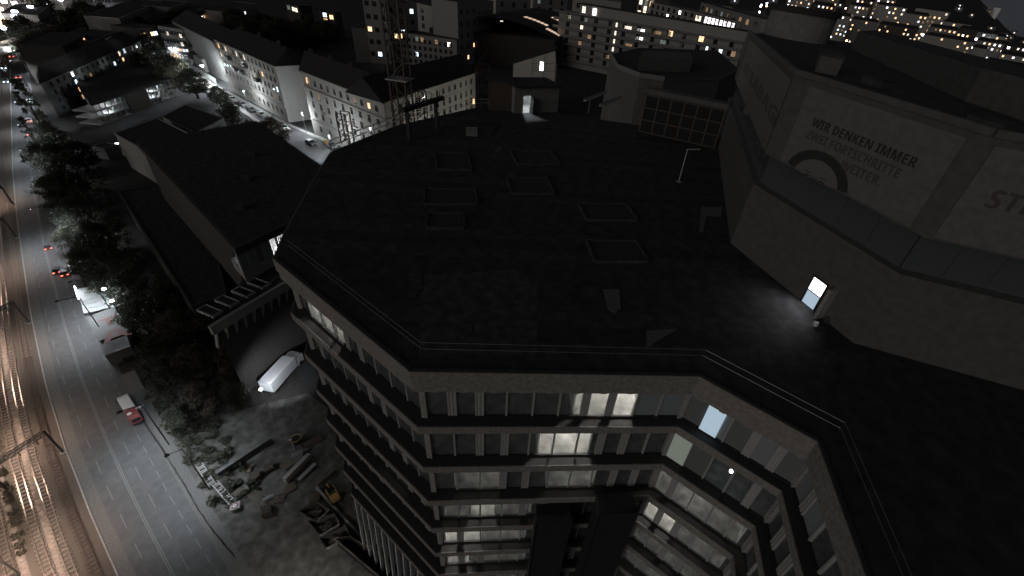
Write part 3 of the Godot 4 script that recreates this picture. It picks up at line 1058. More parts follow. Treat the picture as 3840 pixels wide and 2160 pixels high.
	for x in [0.1, 0.8]:
		s = st()
		p = Vector3(-20.13, 43.4, -45.98).lerp(Vector3(-18.22, 43.4, -53.07), x)
		bar(s, p + Vector3(0, -3.2, 0), p + Vector3(0, -0.2, 0), 0.35)
		part("leg", s, M.dark_steel, bm)
	# tower crane mast
	var cr := thing("tower_crane_mast", "rust red lattice mast of a tower crane rising beyond the roof edge", "crane", Vector3(-24.6, 0, -56.5))
	var c := cr.position
	var hw := 0.95
	for x in [-hw, hw]:
		for z in [-hw, hw]:
			s = st()
			bar(s, c + Vector3(x, 0, z), c + Vector3(x, 84, z), 0.16)
			part("chord", s, M.crane_paint, cr)
	for i in 42:
		s = st()
		var y := i * 2.0
		var u := 1.0 if i % 2 == 0 else -1.0
		for z in [-hw, hw]:
			bar(s, c + Vector3(-hw * u, y, z), c + Vector3(hw * u, y + 2, z), 0.08)
			bar(s, c + Vector3(-hw, y + 2, z), c + Vector3(hw, y + 2, z), 0.07)
			bar(s, c + Vector3(z, y, -hw * u), c + Vector3(z, y + 2, hw * u), 0.08)
			bar(s, c + Vector3(z, y + 2, -hw), c + Vector3(z, y + 2, hw), 0.07)
		part("lattice_bay", s, M.crane_paint, cr)
	s = st()
	for x in 3:
		bar(s, c + Vector3(-hw - 0.3 + x * 0.4, 44.0, hw + 0.2), c + Vector3(hw + 0.3, 44.0, hw + 0.2 - x * 0.4), 0.08)
	box(s, c + Vector3(0, 43.95, 0), Vector3(2.6, 0.08, 2.6))
	part("platform", s, M.galvanised, cr)
	# scaffold tower by the end of the pale building
	var sc := thing("scaffold_tower", "dark tube scaffold tower at the end of the pale old building", "scaffold", Vector3(-16.64, 40.1, -63.86))
	a = Vector2(-17.2, -63.83)
	b = Vector2(-15.98, -65.52)
	for q in [a, b, a + Vector2(-0.3, -2.2), b + Vector2(-0.3, -2.2)]:
		s = st()
		tube(s, v3(q, ROOF - 6), v3(q, ROOF + 5.2), 0.07, 0.07, 6)
		part("standard", s, M.rust, sc)
	for y in 4:
		s = st()
		bar(s, v3(a, ROOF - 1.0 + y * 2.0), v3(b, ROOF - 1.0 + y * 2.0), 0.1)
		bar(s, v3(a + Vector2(-0.3, -2.2), ROOF - 1.0 + y * 2.0), v3(b + Vector2(-0.3, -2.2), ROOF - 1.0 + y * 2.0), 0.1)
		part("ledger", s, M.rust, sc)
		s = st()
		bar(s, v3(a, ROOF - 1.0 + y * 2.0), v3(b, ROOF + 1.0 + y * 2.0), 0.07)
		part("brace", s, M.rust, sc)
		s = st()
		bar(s, v3((a + b) / 2 + Vector2(-0.15, -0.2), ROOF - 0.9 + y * 2.0), v3((a + b) / 2 + Vector2(-0.15, -2.0), ROOF - 0.9 + y * 2.0), 1.4, 0.06)
		part("deck", s, M.netting, sc)

	# openings in the roof with raised frames, one behind the other
	var frames := [
		[Vector3(-13.15, 40.1, -32.37), Vector3(-9.06, 40.1, -33.79), 1.5, "roof opening frame at the left, nearer the door"], [Vector3(-11.62, 40.1, -28.63), Vector3(-8.96, 40.1, -29.46), 1.2, "roof opening frame at the left, middle of the column"], [Vector3(-14.54, 40.1, -39.75), Vector3(-11.5, 40.1, -40.98), 2.2, "roof opening frame at the left, farthest back"],
		[Vector3(0.36, 40.1, -33.83), Vector3(4.79, 40.1, -35.26), 1.6, "roof opening frame at the right, farthest back"], [Vector3(1.34, 40.1, -27.45), Vector3(5.37, 40.1, -28.57), 1.5, "roof opening frame at the right, nearest the front"], [Vector3(-6.69, 40.1, -36.89), Vector3(-2.93, 40.1, -38.25), 1.8, "wide pale roof opening frame in the middle of the roof"], [Vector3(-7.58, 40.1, -44.12), Vector3(-3.27, 40.1, -45.92), 2.0, "roof opening frame in the middle, just before the stair head"]]
	for q in frames:
		var t := thing("roof_opening", q[3], "roof opening", q[0], "raised frames round openings in the black roof")
		var fb := facing(Vector2(q[0].x, q[0].z), Vector2(q[1].x, q[1].z))
		var w: float = q[0].distance_to(q[1])
		for r in [[0.0, w / 2, 0.0], [q[2] * 2.0, w / 2, 0.0]]:
			s = st()
			obox(s, q[0] + fb.x * w / 2 - fb.z * r[0] + Vector3(0, 0.11, 0), fb.x * r[1], Vector3(0, 0.11, 0), fb.z * 0.09)
			part("frame", s, M.felt_pale, t)
		for xx in [0.0, w]:
			s = st()
			obox(s, q[0] + fb.x * xx - fb.z * q[2] + Vector3(0, 0.11, 0), fb.x * 0.09, Vector3(0, 0.108, 0), fb.z * (q[2] - 0.09))
			part("frame", s, M.felt_pale, t)
		s = st()
		obox(s, q[0] + fb.x * w / 2 - fb.z * q[2] + Vector3(0, 0.05, 0), fb.x * (w / 2 - 0.12), Vector3(0, 0.03, 0), fb.z * (q[2] - 0.12))
		part("cover", s, M.ledge, t)
	# boards, foils and sheets that lie about
	var sheets := [
		[[Vector2(-10.69, -22.83), Vector2(-9.94, -23.09), Vector2(-9.25, -21.31), Vector2(-9.39, -20.52), Vector2(-9.79, -20.48)], "pale foil lying left of the paler roof area", "foil"],
		[[Vector2(-6.32, -18.63), Vector2(-5.48, -18.94), Vector2(-5.21, -18.19), Vector2(-5.54, -17.64), Vector2(-6.03, -17.89)], "pale foil patch near the front edge of the roof", "foil"],
		[[Vector2(2.06, -24.2), Vector2(3.16, -24.48), Vector2(3.26, -22.41), Vector2(2.87, -21.85), Vector2(2.47, -22.08)], "shield shaped pale sheet at the centre right of the roof", "sheet"],
		[[Vector2(4.84, -20.55), Vector2(6.8, -21.19), Vector2(5.53, -19.86), Vector2(4.76, -19)], "pale triangular sheet near the front right corner of the roof", "sheet"],
		[[Vector2(11.25, -40.37), Vector2(13.45, -41.12), Vector2(12.94, -38.88), Vector2(11.47, -38.51), Vector2(10.63, -35.07), Vector2(10.23, -34.95)], "bent pale sheet at the foot of the banner tower", "sheet"],
		[[Vector2(-15.66, -53.51), Vector2(-14.45, -54.14), Vector2(-13.53, -50.66), Vector2(-14.73, -50.27)], "small stack of white boards at the far end of the roof", "boards"]]
	for q in sheets:
		var poly := PackedVector2Array(q[0])
		var at := v3(poly[0], ROOF)
		var t := thing(q[2].replace(" ", "_") + "_on_roof", q[1], q[2], at)
		if q[2] == "boards":
			for i in 5:
				s = st()
				var f := (i + 0.5) / 5.0
				bar(s, v3(poly[0].lerp(poly[3], f), ROOF + 0.18), v3(poly[1].lerp(poly[2], f), ROOF + 0.18), 0.42, 0.06)
				part("board", s, M.pale_concrete, t)
		else:
			s = st()
			prism(s, poly, ROOF + 0.012, ROOF + 0.06)
			part("sheet", s, M.pavement if q[2] == "sheet" else M.felt_pale, t)
	# wet patches that mirror the doorway, and the paler area in the middle
	for q in [[Vector2(-9.74, -54.81), 0.9, 0.5], [Vector2(-12.24, -54.34), 0.28, 3.2], [Vector2(-10.48, -47.99), 0.22, 1.4]]:
		s = st()
		org = Vector3.ZERO
		var poly := PackedVector2Array()
		for i in 18:
			var an := TAU * i / 18.0
			poly.append(q[0] + Vector2(cos(an) * q[1], sin(an) * q[2]) * (0.85 + 0.3 * rng.randf()))
		sheet(s, poly, ROOF + 0.011)
		var w := part("puddle", s, M.glass_dark)
		tag(w, "", "", "", "structure")
	s = st()
	org = Vector3.ZERO
	sheet(s, PackedVector2Array([Vector2(-9.82, -22.74), Vector2(-4.15, -25.07), Vector2(-2.38, -23.9), Vector2(-1.37, -17.23), Vector2(-7.45, -15.95)]), ROOF + 0.009)
	var sl := part("roof_screed", s, M.felt_pale)
	tag(sl, "", "", "", "structure")
	# a paint bucket in the light of the door
	var bu := thing("white_bucket", "white bucket on the roof in the light of the open door", "bucket", Vector3(16.35, 40.1, -23.68))
	s = st()
	tube(s, bu.position, bu.position + Vector3(0, 0.3, 0), 0.13, 0.16, 12)
	part("pail", s, M.white_paint, bu)
	s = st()
	bar(s, bu.position + Vector3(-0.16, 0.3, 0), bu.position + Vector3(0.1, 0.42, 0.1), 0.02)
	part("handle", s, M.steel, bu)
	var cl := thing("rubble_sack", "dark crumpled sack beside the screen wall of the lit door", "sack", Vector3(17.52, 40.1, -24.42))
	s = st()
	for i in 6:
		var an := TAU * i / 6
		var q0 := cl.position + Vector3(cos(an) * 0.4, 0, sin(an) * 0.3)
		var q1 := cl.position + Vector3(cos(an + TAU / 6) * 0.4, 0, sin(an + TAU / 6) * 0.3)
		quad(s, q0, q1, q1 * 0.45 + cl.position * 0.55 + Vector3(0.05, 0.5, 0), q0 * 0.45 + cl.position * 0.55 + Vector3(-0.03, 0.44, 0))
		tri(s, cl.position + Vector3(0, 0.5, 0), q0 * 0.45 + cl.position * 0.55 + Vector3(-0.03, 0.44, 0), q1 * 0.45 + cl.position * 0.55 + Vector3(0.05, 0.5, 0))
	part("sack", s, M.felt_pale, cl)

# ---------------------------------------------------------------- railway and road
func railway() -> void:
	var g := struct("railway_yard")
	var s := st()
	strip(s, func(a: float) -> float: return along(LEFT_EDGE, a) - 16.0, 18, 420, 4, 32.0, 0.0)
	part("ballast", s, M.gravel, g)
	s = st()
	strip(s, func(a: float) -> float: return track_t(a, 3.35), 20, 300, 4, 0.62, 0.012)
	part("dusty_path", s, M.dust, g)
	s = st()
	strip(s, func(a: float) -> float: return track_t(a, 5.65), 20, 200, 4, 0.6, 0.012)
	part("dusty_path", s, M.dust, g)
	var specs := [[1.25, 0.55, "rusty little used railway track nearest the road", 0], [2.75, 0.58, "sunken railway track with pale sleepers, second from the road", 1], [4.2, 0.6, "railway track with pale sleepers, third from the road", 1], [6.5, 0.6, "railway track at the left picture edge beyond the shrubs", 1], [8.4, 0.6, "outermost railway track beyond the lamp poles", 1]]
	org = Vector3.ZERO
	s = st()
	box(s, Vector3.ZERO, Vector3(1.0, 0.07, 0.2))
	s.generate_normals()
	var tie := s.commit()
	for q in specs:
		var t := thing("railway_track", q[2], "railway track", Vector3.ZERO, "parallel railway tracks")
		for k in [-0.5, 0.5]:
			s = st()
			strip(s, func(a: float) -> float: return track_t(a, q[0]) + k * q[1], 22, 380, 3.0, 0.085, 0.17, 0.12)
			part("rail", s, M.rail if q[3] == 1 else M.rust, t)
		var n := 0
		var a := 24.0
		s = st()
		while a < 150.0:
			var tt := track_t(a, q[0])
			var p := rp(a, tt, 0.035)
			var dirv := rp(a, tt + 1.0) - rp(a, tt)
			var bx := dirv.normalized()
			var bz := bx.cross(Vector3.UP)
			var jit := 1.0 + 0.08 * (rng.randf() - 0.5)
			if a < 88.0:
				var ti := inst("sleeper", tie, Transform3D(Basis(bx * 0.98 * jit, Vector3.UP, bz), p), t)
				ti.material_override = M.tie if q[3] == 1 else M.rust
				n += 1
			else:
				obox(s, p, bx * 0.48, Vector3(0, 0.035, 0), bz * 0.1)
			a += 0.62
		var far := part("far_sleepers", s, M.tie, t)
		tag(far, "", "", "", "stuff")
	# catenary portals
	var labels := ["catenary portal nearest the camera, its beam dark over the warm lit tracks", "second catenary portal along the tracks", "third catenary portal along the tracks", "fourth catenary portal along the tracks"]
	var i := 0
	for sv in [63.6, 96.3, 129.4, 147.0]:
		var o := thing("catenary_portal", labels[i], "catenary portal", rp(sv, track_t(sv, 5.2)), "catenary portals over the tracks")
		i += 1
		var e0 := rp(sv - 1.2, track_t(sv, 5.1))
		var e1 := rp(sv + 1.2, track_t(sv, 0.35))
		for p in [e0, e1]:
			s = st()
			bar(s, p, p + Vector3(0, 4.6, 0), 0.2)
			part("mast", s, M.dark_steel, o)
			s = st()
			box(s, p + Vector3(0, 0.1, 0), Vector3(0.5, 0.2, 0.5))
			part("foundation", s, M.concrete, o)
		s = st()
		for h in [4.05, 4.5]:
			for w in [-0.16, 0.16]:
				bar(s, e0 + Vector3(w, h, w), e1 + Vector3(w, h, w), 0.08)
		part("beam", s, M.dark_steel, o)
		for k in 9:
			s = st()
			var p0 := e0.lerp(e1, k / 9.0)
			var p1 := e0.lerp(e1, (k + 1) / 9.0)
			bar(s, p0 + Vector3(0.16, 4.05, 0.16), p1 + Vector3(-0.16, 4.5, -0.16), 0.06)
			bar(s, p0 + Vector3(-0.16, 4.5, -0.16), p1 + Vector3(0.16, 4.5, 0.16), 0.06)
			part("lattice", s, M.dark_steel, o)
		for tr in [1.25, 2.75, 4.2]:
			s = st()
			var f: float = (5.1 - tr) / 4.75
			bar(s, e0.lerp(e1, f) + Vector3(0, 3.2, 0), e0.lerp(e1, f) + Vector3(0, 4.05, 0), 0.05)
			part("drop_arm", s, M.dark_steel, o)
	# warm yard lamps on poles at the left
	var li := ["yard lamp pole at the left picture edge by the first portal", "second yard lamp pole along the tracks", "third yard lamp pole along the tracks", "fourth yard lamp pole along the tracks", "yard lamp pole at the bottom left corner"]
	i = 0
	for q in [[67.5, 5.75, 190.0], [90.0, 5.3, 140.0], [116.0, 4.9, 120.0], [150.0, 4.6, 120.0], [50.0, 6.0, 190.0]]:
		var at := rp(q[0], track_t(q[0], q[1]))
		var o := thing("yard_lamp", li[i], "lamp post", at, "warm lamps along the tracks")
		i += 1
		s = st()
		tube(s, at, at + Vector3(0, 7.6, 0), 0.09, 0.06, 8)
		part("pole", s, M.galvanised, o)
		s = st()
		box(s, at + Vector3(0.12, 7.68, -0.1), Vector3(0.5, 0.1, 0.3), 0.7)
		part("hood", s, M.steel, o)
		s = st()
		box(s, at + Vector3(0.12, 7.6, -0.1), Vector3(0.4, 0.06, 0.24), 0.7)
		part("lamp_glass", s, M.lamp_warm, o)
		lamp("spot", at + Vector3(0.12, 7.5, -0.1), q[2], Color(1.0, 0.88, 0.80), 0.25, Vector3.DOWN, 82.0)
	# low shrubs between the tracks
	
	org = Vector3.ZERO
	for k in 16:
		var sv := 52.0 + k * 1.25 + rng.randf()
		var at := rp(sv, track_t(sv, 5.22 + 0.2 * rng.randf()))
		var o := thing("shrub", ordinal(k + 1) + " dusty shrub between the tracks, counted from the bottom edge", "shrub", at, "dusty shrubs in a row between the railway tracks")
		s = leaf_ball(at + Vector3(0, 0.25, 0), 0.38 + 0.2 * rng.randf(), 0.35, 90, 0.13, k)
		var lf := part("leaves", s, M.leaf_brown, o)
		s = st()
		tube(s, at, at + Vector3(0, 0.3, 0), 0.03, 0.02, 5)
		part("stem", s, M.bark, o)

func leaf_ball(c: Vector3, r: float, rv: float, n: int, size: float, sd: int) -> SurfaceTool:
	var s := st()
	var g := RandomNumberGenerator.new()
	g.seed = sd * 31 + 5
	for i in n:
		var d := Vector3(g.randfn(), g.randfn(), g.randfn()).normalized()
		var p := c + Vector3(d.x * r, d.y * rv, d.z * r) * pow(g.randf(), 0.4)
		var u := Vector3(g.randfn(), g.randfn() * 0.5, g.randfn()).normalized() * size * (0.6 + 0.8 * g.randf())
		var v := u.cross(Vector3(g.randfn(), g.randfn(), g.randfn()).normalized()).normalized() * size * 0.7
		quad(s, p - u - v * 0.3, p + v, p + u + v * 0.2, p - v)
	return s

func road() -> void:
	var g := struct("road")
	var s := st()
	var f_mid := func(a: float) -> float: return (along(LEFT_EDGE, a) + along(RIGHT_EDGE, a)) / 2
	var n := 120
	for i in n:
		var a := 20.0 + 440.0 * pow(i / float(n), 1.4)
		var b := 20.0 + 440.0 * pow((i + 1) / float(n), 1.4)
		quad(s, rp(a, along(LEFT_EDGE, a), 0.02), rp(b, along(LEFT_EDGE, b), 0.02), rp(b, along(RIGHT_EDGE, b), 0.02), rp(a, along(RIGHT_EDGE, a), 0.02))
	part("asphalt", s, M.asphalt, g)
	s = st()
	strip(s, func(a: float) -> float: return along(LEFT_EDGE, a), 20, 420, 3, 0.12, 0.14, 0.14)
	part("kerb", s, M.pale_concrete, g)
	s = st()
	strip(s, func(a: float) -> float: return along(LEFT_EDGE, a) + 0.62, 20, 200, 4, 1.05, 0.026)
	part("paved_verge", s, M.pavement, g)
	for k in [-0.09, 0.09]:
		s = st()
		strip(s, func(a: float) -> float: return along(MIDDLE, a) + k, 20, 260, 3, 0.09, 0.028)
		part("double_line", s, M.paint, g)
	# lane dashes, each its own
	for q in [[-1.75, 4.95, 2.4, 0.09], [1.45, 5.1, 2.45, 0.09]]:
		var a := 24.0
		while a < 170.0:
			var sc: float = clampf(lerpf(0.82, 1.0, (a - 40.0) / 40.0), 0.75, 1.0)
			s = st()
			strip(s, func(x: float) -> float: return along(MIDDLE, x) + q[0] * sc, a, a + q[2], 1.3, q[3], 0.028)
			part("lane_dash", s, M.paint, g)
			a += q[1]
	var a2 := 26.0
	while a2 < 150.0:
		s = st()
		strip(s, func(x: float) -> float: return along(PARKING, x), a2, a2 + 1.5, 1.5, 0.09, 0.028)
		part("parking_dash", s, M.paint, g)
		a2 += 2.5
	# stop line and dotted crossing
	for i in 14:
		s = st()
		var t := lerpf(-16.2, -11.4, i / 13.0)
		bar(s, rp(188.0, t, 0.03), rp(188.8, t, 0.03), 0.16, 0.012)
		part("crossing_dot", s, M.paint, g)
	s = st()
	bar(s, rp(184.5, -14.0, 0.03), rp(184.5, -11.0, 0.03), 0.2, 0.012)
	part("stop_line", s, M.paint, g)
	# pavement along the right side
	var pv := struct("pavement")
	s = st()
	strip(s, func(a: float) -> float: return along(RIGHT_EDGE, a) + 0.75, 34, 76, 3, 1.5, 0.12, 0.12)
	part("slabs", s, M.pavement, pv)
	# the street by the old houses
	var sr := struct("side_street")
	s = st()
	var L := [Vector2(-80.11, -119.54), Vector2(-113.45, -147.09), Vector2(-144.16, -169.79), Vector2(-168.38, -188.77), Vector2(-194.22, -203.2)]
	var R := [Vector2(-85.61, -140.91), Vector2(-108.99, -152.79), Vector2(-141.21, -173.04), Vector2(-163.69, -187.12), Vector2(-200.76, -218.74)]
	for i in 4:
		quad(s, v3(L[i], 0.02), v3(L[i + 1], 0.02), v3(R[i + 1], 0.02), v3(R[i], 0.02))
	part("asphalt", s, M.asphalt, sr)
	for q in [[L, 0.09], [R, -0.1]]:
		s = st()
		for i in 4:
			var p0: Vector2 = q[0][i]
			var p1: Vector2 = q[0][i + 1]
			bar(s, v3(p0, 0.08), v3(p1, 0.08), 1.6, 0.16)
		part("pavement", s, M.pale_concrete, sr)
	for i in 9:
		s = st()
		var f := i * 0.1
		var p0: Vector2 = L[0].lerp(L[2], f).lerp(R[0].lerp(R[2], f), 0.7)
		var p1: Vector2 = L[0].lerp(L[2], f + 0.04).lerp(R[0].lerp(R[2], f + 0.04), 0.7)
		bar(s, v3(p0, 0.03), v3(p1, 0.03), 0.2, 0.012)
		part("lane_dash", s, M.paint, sr)
	for i in 6:
		s = st()
		var c := Vector2(-92.85, -129.75) + Vector2(0.9, 1.2) * i * 0.6
		bar(s, v3(c, 0.17), v3(c + Vector2(1.2, -0.6), 0.17), 0.24, 0.012)
		part("zebra_bar", s, M.white_paint, sr)

# ---------------------------------------------------------------- buildings
func block(called: String, label: String, cat: String, poly: PackedVector2Array, h: float, wall: Material, roof: Material, group := "") -> Node3D:
	var o := thing(called, label, cat, v3((poly[0] + poly[1]) / 2, 0), group)
	var s := st()
	prism(s, poly, -0.5, h)
	part("wall", s, wall, o)
	s = st()
	var cen := Vector2.ZERO
	for p in poly: cen += p / poly.size()
	var inn := PackedVector2Array()
	for p in poly: inn.append(p + (cen - p).normalized() * 0.35)
	prism(s, inn, h + 0.004, h + 0.05)
	part("roof", s, roof, o)
	s = st()
	for i in poly.size():
		bar(s, v3(poly[i], h + 0.12), v3(poly[(i + 1) % poly.size()], h + 0.12), 0.3, 0.26)
	part("parapet", s, wall, o)
	return o

func left_buildings() -> void:
	var s: SurfaceTool
	# long pale slab of flats
	var a := Vector2(-168.9, -130.12)
	var b := Vector2(-200.14, -199.06)
	var q := rect4(a, b, -13.0)
	q = PackedVector2Array([a, b, b + Vector2(-12, -2), a + Vector2(-9.5, -8)])
	var o := thing("slab_of_flats", "long pale slab of flats with a column of lit windows, behind the car park", "building", v3((a + b) / 2, 0))
	s = st()
	prism(s, q, 0, 10)
	part("wall", s, M.stucco_grey, o)
	s = st()
	hip(s, q, 10.02, 3.2, 0.5, 0.6)
	part("roof", s, M.roof_dark, o)
	windows(o, a, b, 0.6, 4, 18, 2.35, 1.5, 1.3, 0.06, ["cool", "warm", "dim"], "dark", 3.0)
	for k in 4: one_window(o, a, b, 0.235, 1.8 + 2.35 * k, 1.6, 1.4, ["warm", "warm", "cool", "bright"][k])
	one_window(o, a, b, 0.78, 8.9, 1.9, 1.5, "cool")
	one_window(o, a, b, 0.72, 8.8, 2.0, 1.5, "neutral")
	# car park with two lit decks on either side of a plain stair core
	var g0 := Vector2(-154.25, -128.88)
	var g1 := Vector2(-160.02, -165.61)
	var g2 := Vector2(-193.23, -189.53)
	var g3 := Vector2(-175.9, -146.02)
	o = thing("car_park", "dark car park with two lit open decks either side of a blank core", "building", v3((g0 + g1) / 2, 0))
	var bs := facing(g0, g1)
	var len := g0.distance_to(g1)
	s = st()
	prism(s, PackedVector2Array([g0, g1, g2, g3]), 5.7, 6.3)
	part("roof", s, M.roof_dark, o)
	s = st()
	prism(s, PackedVector2Array([g0.lerp(g3, 0.42), g1.lerp(g2, 0.42), g2, g3]), 0, 5.68)
	part("rear_wall", s, M.stucco_grey, o)
	for y in [0.0, 2.0, 3.9]:
		s = st()
		obox(s, v3(g0, y) + bs.x * len / 2 - bs.z * 3.0, bs.x * len / 2, Vector3(0, 0.2, 0), bs.z * 3.0)
		part("deck", s, M.pale_concrete, o)
		s = st()
		obox(s, v3(g0, y + 0.62) + bs.x * len / 2 + bs.z * 0.03, bs.x * len / 2, Vector3(0, 0.04, 0), bs.z * 0.04)
		part("guard_rail", s, M.galvanised, o)
	for f in [[0.36, 0.62]]:
		s = st()
		obox(s, v3(g0, 2.95) + bs.x * len * (f[0] + f[1]) / 2 + bs.z * 0.1, bs.x * len * (f[1] - f[0]) / 2, Vector3(0, 2.95, 0), bs.z * 0.2)
		part("core_wall", s, M.brick_dark, o)
	for k in 17:
		if k > 5 and k < 10: continue
		s = st()
		obox(s, v3(g0, 2.9) + bs.x * len * (k + 0.3) / 17.0 - bs.z * 0.1, bs.x * 0.1, Vector3(0, 2.8, 0), bs.z * 0.1)
		part("column", s, M.galvanised, o)
	for q2 in [[0.17, 3.6], [0.19, 5.4], [0.72, 3.6], [0.73, 5.4]]:
		var at: Vector3 = v3(g0, q2[1] - 0.05) + bs.x * len * q2[0] - bs.z * 1.2
		s = st()
		obox(s, at, bs.x * 0.45, Vector3(0, 0.05, 0), bs.z * 0.12)
		part("lamp", s, M.lamp_white, o)
		lamp("omni", at + Vector3(0, -0.15, 0), 11.0, Color(0.92, 0.96, 1.0), 0.2)
	# second lamp hut in front, lit porch
	var pb := block("gatehouse", "small low gatehouse with a lit porch below the car park", "building", rect4(Vector2(-130.48, -107.03), Vector2(-130.03, -110.68), 4.0), 3.0, M.stucco_grey, M.roof_dark)
	s = st()
	bar(s, Vector3(-131.74, 2.6, -108.59), Vector3(-131.25, 2.6, -111.37), 1.6, 0.12)
	part("canopy", s, M.pale_concrete, pb)
	s = st()
	box(s, Vector3(-131.72, 2.9, -111.87), Vector3(0.5, 0.25, 0.5))
	part("lamp", s, M.lamp_white, pb)
	lamp("omni", Vector3(-131.96, 2.2, -111.59), 3.0, Color(1, 0.98, 0.95), 0.2)
	# long low sheds towards the site
	var d := Vector2(-0.81, -0.586)
	var e := Vector2(0.262, -0.965)
	var m0 := Vector2(-47.7, -49.1)
	o = thing("long_flat_roof", "long dark flat roofed building whose end storey glows behind tall glass panes", "building", v3(m0, 0))
	var m := PackedVector2Array([m0, m0 + e * 24.0, m0 + e * 24.0 + d * 46.0, m0 + d * 50.0])
	s = st()
	prism(s, m, 20.0 - 1.1, 20.0)
	part("roof_slab", s, M.brick_dark, o)
	s = st()
	sheet(s, PackedVector2Array([m0 + e * 0.5 + d * 0.4, m[1] + d * 0.4, m[2] - d * 0.4, m[3] + e * 0.5 - d * 0.4]), 20.008)
	part("roof", s, M.felt, o)
	s = st()
	prism(s, PackedVector2Array([m0 + d * 5.0 + e * 0.4, m0 + d * 5.0 + e * 23.5, m0 + e * 23.5 + d * 45.5, m0 + d * 49.0 + e * 0.4]), 0.0, 18.88)
	part("wall", s, M.brick_dark, o)
	s = st()
	prism(s, PackedVector2Array([m0 + d * 0.3, m[1] + d * 0.3, m[1] + d * 5.1, m0 + d * 5.1]), 14.2, 15.9)
	part("floor_slab", s, M.pale_concrete, o)
	var w0 := m0 + d * 0.5
	var eb := facing(w0, w0 + e)
	for i in 11:
		s = st()
		obox(s, v3(w0, 17.35) + eb.x * (0.05 + i * 1.25), eb.x * 0.09, Vector3(0, 1.5, 0), eb.z * 0.12)
		part("mullion", s, M.galvanised, o)
		if i < 10:
			s = st()
			obox(s, v3(w0, 17.35) + eb.x * (0.68 + i * 1.25), eb.x * 0.52, Vector3(0, 1.45, 0), eb.z * 0.01)
			part("pane", s, [M.glass_sheen, M.glass_sheen, M.glass_sheen_dull, M.glass_sheen][i % 4] if i < 4 else M.glass, o)
	s = st()
	obox(s, v3(w0, 17.4) + eb.x * 5.2 - eb.z * 2.0, eb.x * 0.06, Vector3(0, 1.45, 0), eb.z * 1.9)
	part("light_partition", s, M.white_paint, o)
	for i in 2:
		var at := v3(w0, 18.5) + eb.x * (6.3 + i * 2.4) - eb.z * 2.0
		s = st()
		obox(s, at + Vector3(0, 0.1, 0), eb.x * 0.22, Vector3(0, 0.04, 0), eb.z * 0.1)
		part("lamp", s, M.lamp_white, o)
		lamp("omni", at, 14.0, Color(0.97, 0.98, 1.0), 0.2)
	var at2 := v3(w0, 18.5) + eb.x * 2.6 - eb.z * 2.0
	lamp("omni", at2, 1.6, Color(0.9, 0.95, 1.0), 0.2)
	s = st()
	obox(s, at2 + Vector3(0, 0.1, 0), eb.x * 0.22, Vector3(0, 0.04, 0), eb.z * 0.1)
	part("lamp", s, M.cool, o)
	for i in 3:
		s = st()
		var k := m0 + e * (5.0 + i * 5.0) + d * (10.0 + i * 9.0)
		box(s, v3(k, 20.4), Vector3(1.2, 0.8, 1.2), 0.6)
		part("roof_vent", s, M.felt_pale, o)
	# terrace below with skylight frames, and its concrete edge beam on fins
	o = thing("terrace", "dark terrace below the glowing panes, edged by a pale concrete beam on slanting fins", "terrace", Vector3(-44.08, 14, -44.42))
	var t0 := Vector2(-45.65, -39.07)
	var t1 := Vector2(-42.41, -50.9)
	var tb := facing(t0, t1)
	var tl := t0.distance_to(t1)
	s = st()
	prism(s, PackedVector2Array([t0, t1, m0 + e * 14.0, m0 + d * 2.0]), 13.5, 13.9)
	part("deck", s, M.felt, o)
	s = st()
	obox(s, v3(t0, 13.9) + tb.x * tl / 2, tb.x * tl / 2, Vector3(0, 0.7, 0), tb.z * 0.25)
	part("edge_beam", s, M.pale_concrete, o)
	s = st()
	bar(s, v3(t0, 15.4) - tb.z * 0.6, v3(t1, 15.4) - tb.z * 0.6, 0.09)
	part("hand_rail", s, M.timber, o)
	for i in 9:
		s = st()
		var p := v3(t0, 13.2) + tb.x * tl * (i + 0.4) / 9.0
		bar(s, p - tb.z * 0.2, p + Vector3(0, -3.4, 0) - tb.z * 1.4, 0.18, 0.5)
		part("fin", s, M.pale_concrete, o)
	s = st()
	prism(s, PackedVector2Array([t0 + Vector2(-0.6, -1.2), t1 + Vector2(-0.6, -1.2), m0 + e * 14.0, m0 + d * 2.0]), 0, 13.49)
	part("wall", s, M.brick_dark, o)
	for i in 4:
		var f := 0.2 + i * 0.2
		var c := v3(t0.lerp(t1, f), 14.1) - tb.z * 3.3
		var sk := thing("skylight_frame", ["first", "second", "third", "fourth"][i] + " skylight frame from the left on the dark terrace", "skylight", c, "skylight frames on the terrace")
		s = st()
		for x in [-0.5, 0.5]:
			obox(s, c + tb.x * x * 1.25, tb.x * 0.06, Vector3(0, 0.2, 0), tb.z * 1.5)
		part("side_frame", s, M.galvanised, sk)
		s = st()
		for z in [-1.45, 1.45]:
			obox(s, c + tb.z * z, tb.x * 0.56, Vector3(0, 0.198, 0), tb.z * 0.06)
		part("end_frame", s, M.galvanised, sk)
		s = st()
		obox(s, c + Vector3(0, 0.05, 0), tb.x * 0.56, Vector3(0, 0.02, 0), tb.z * 1.38)
		part("pane", s, M.glass_dark, sk)
	# two more long roofs nearer the trees
	var n0 := Vector2(-58.11, -48.68)
	var n1 := Vector2(-97.41, -78.51)
	var wd := Vector2(0.586, -0.81)
	block("tram_shed", "long low dark shed beside the trees with a faint pale roof edge", "building", PackedVector2Array([n0, n0 + wd * 4.5, n1 + wd * 14.0, n1]), 8.0, M.brick_dark, M.felt)
	var k0 := Vector2(-106.41, -96.6)
	var k1 := Vector2(-107.38, -110.76)
	var hall := block("pale_fronted_hall", "dark roofed hall with a faintly lit pale strip along its front", "building", PackedVector2Array([k0, k1, k1 + Vector2(-16, -8), k0 + Vector2(-16, -8)]), 9.0, M.stucco, M.felt)
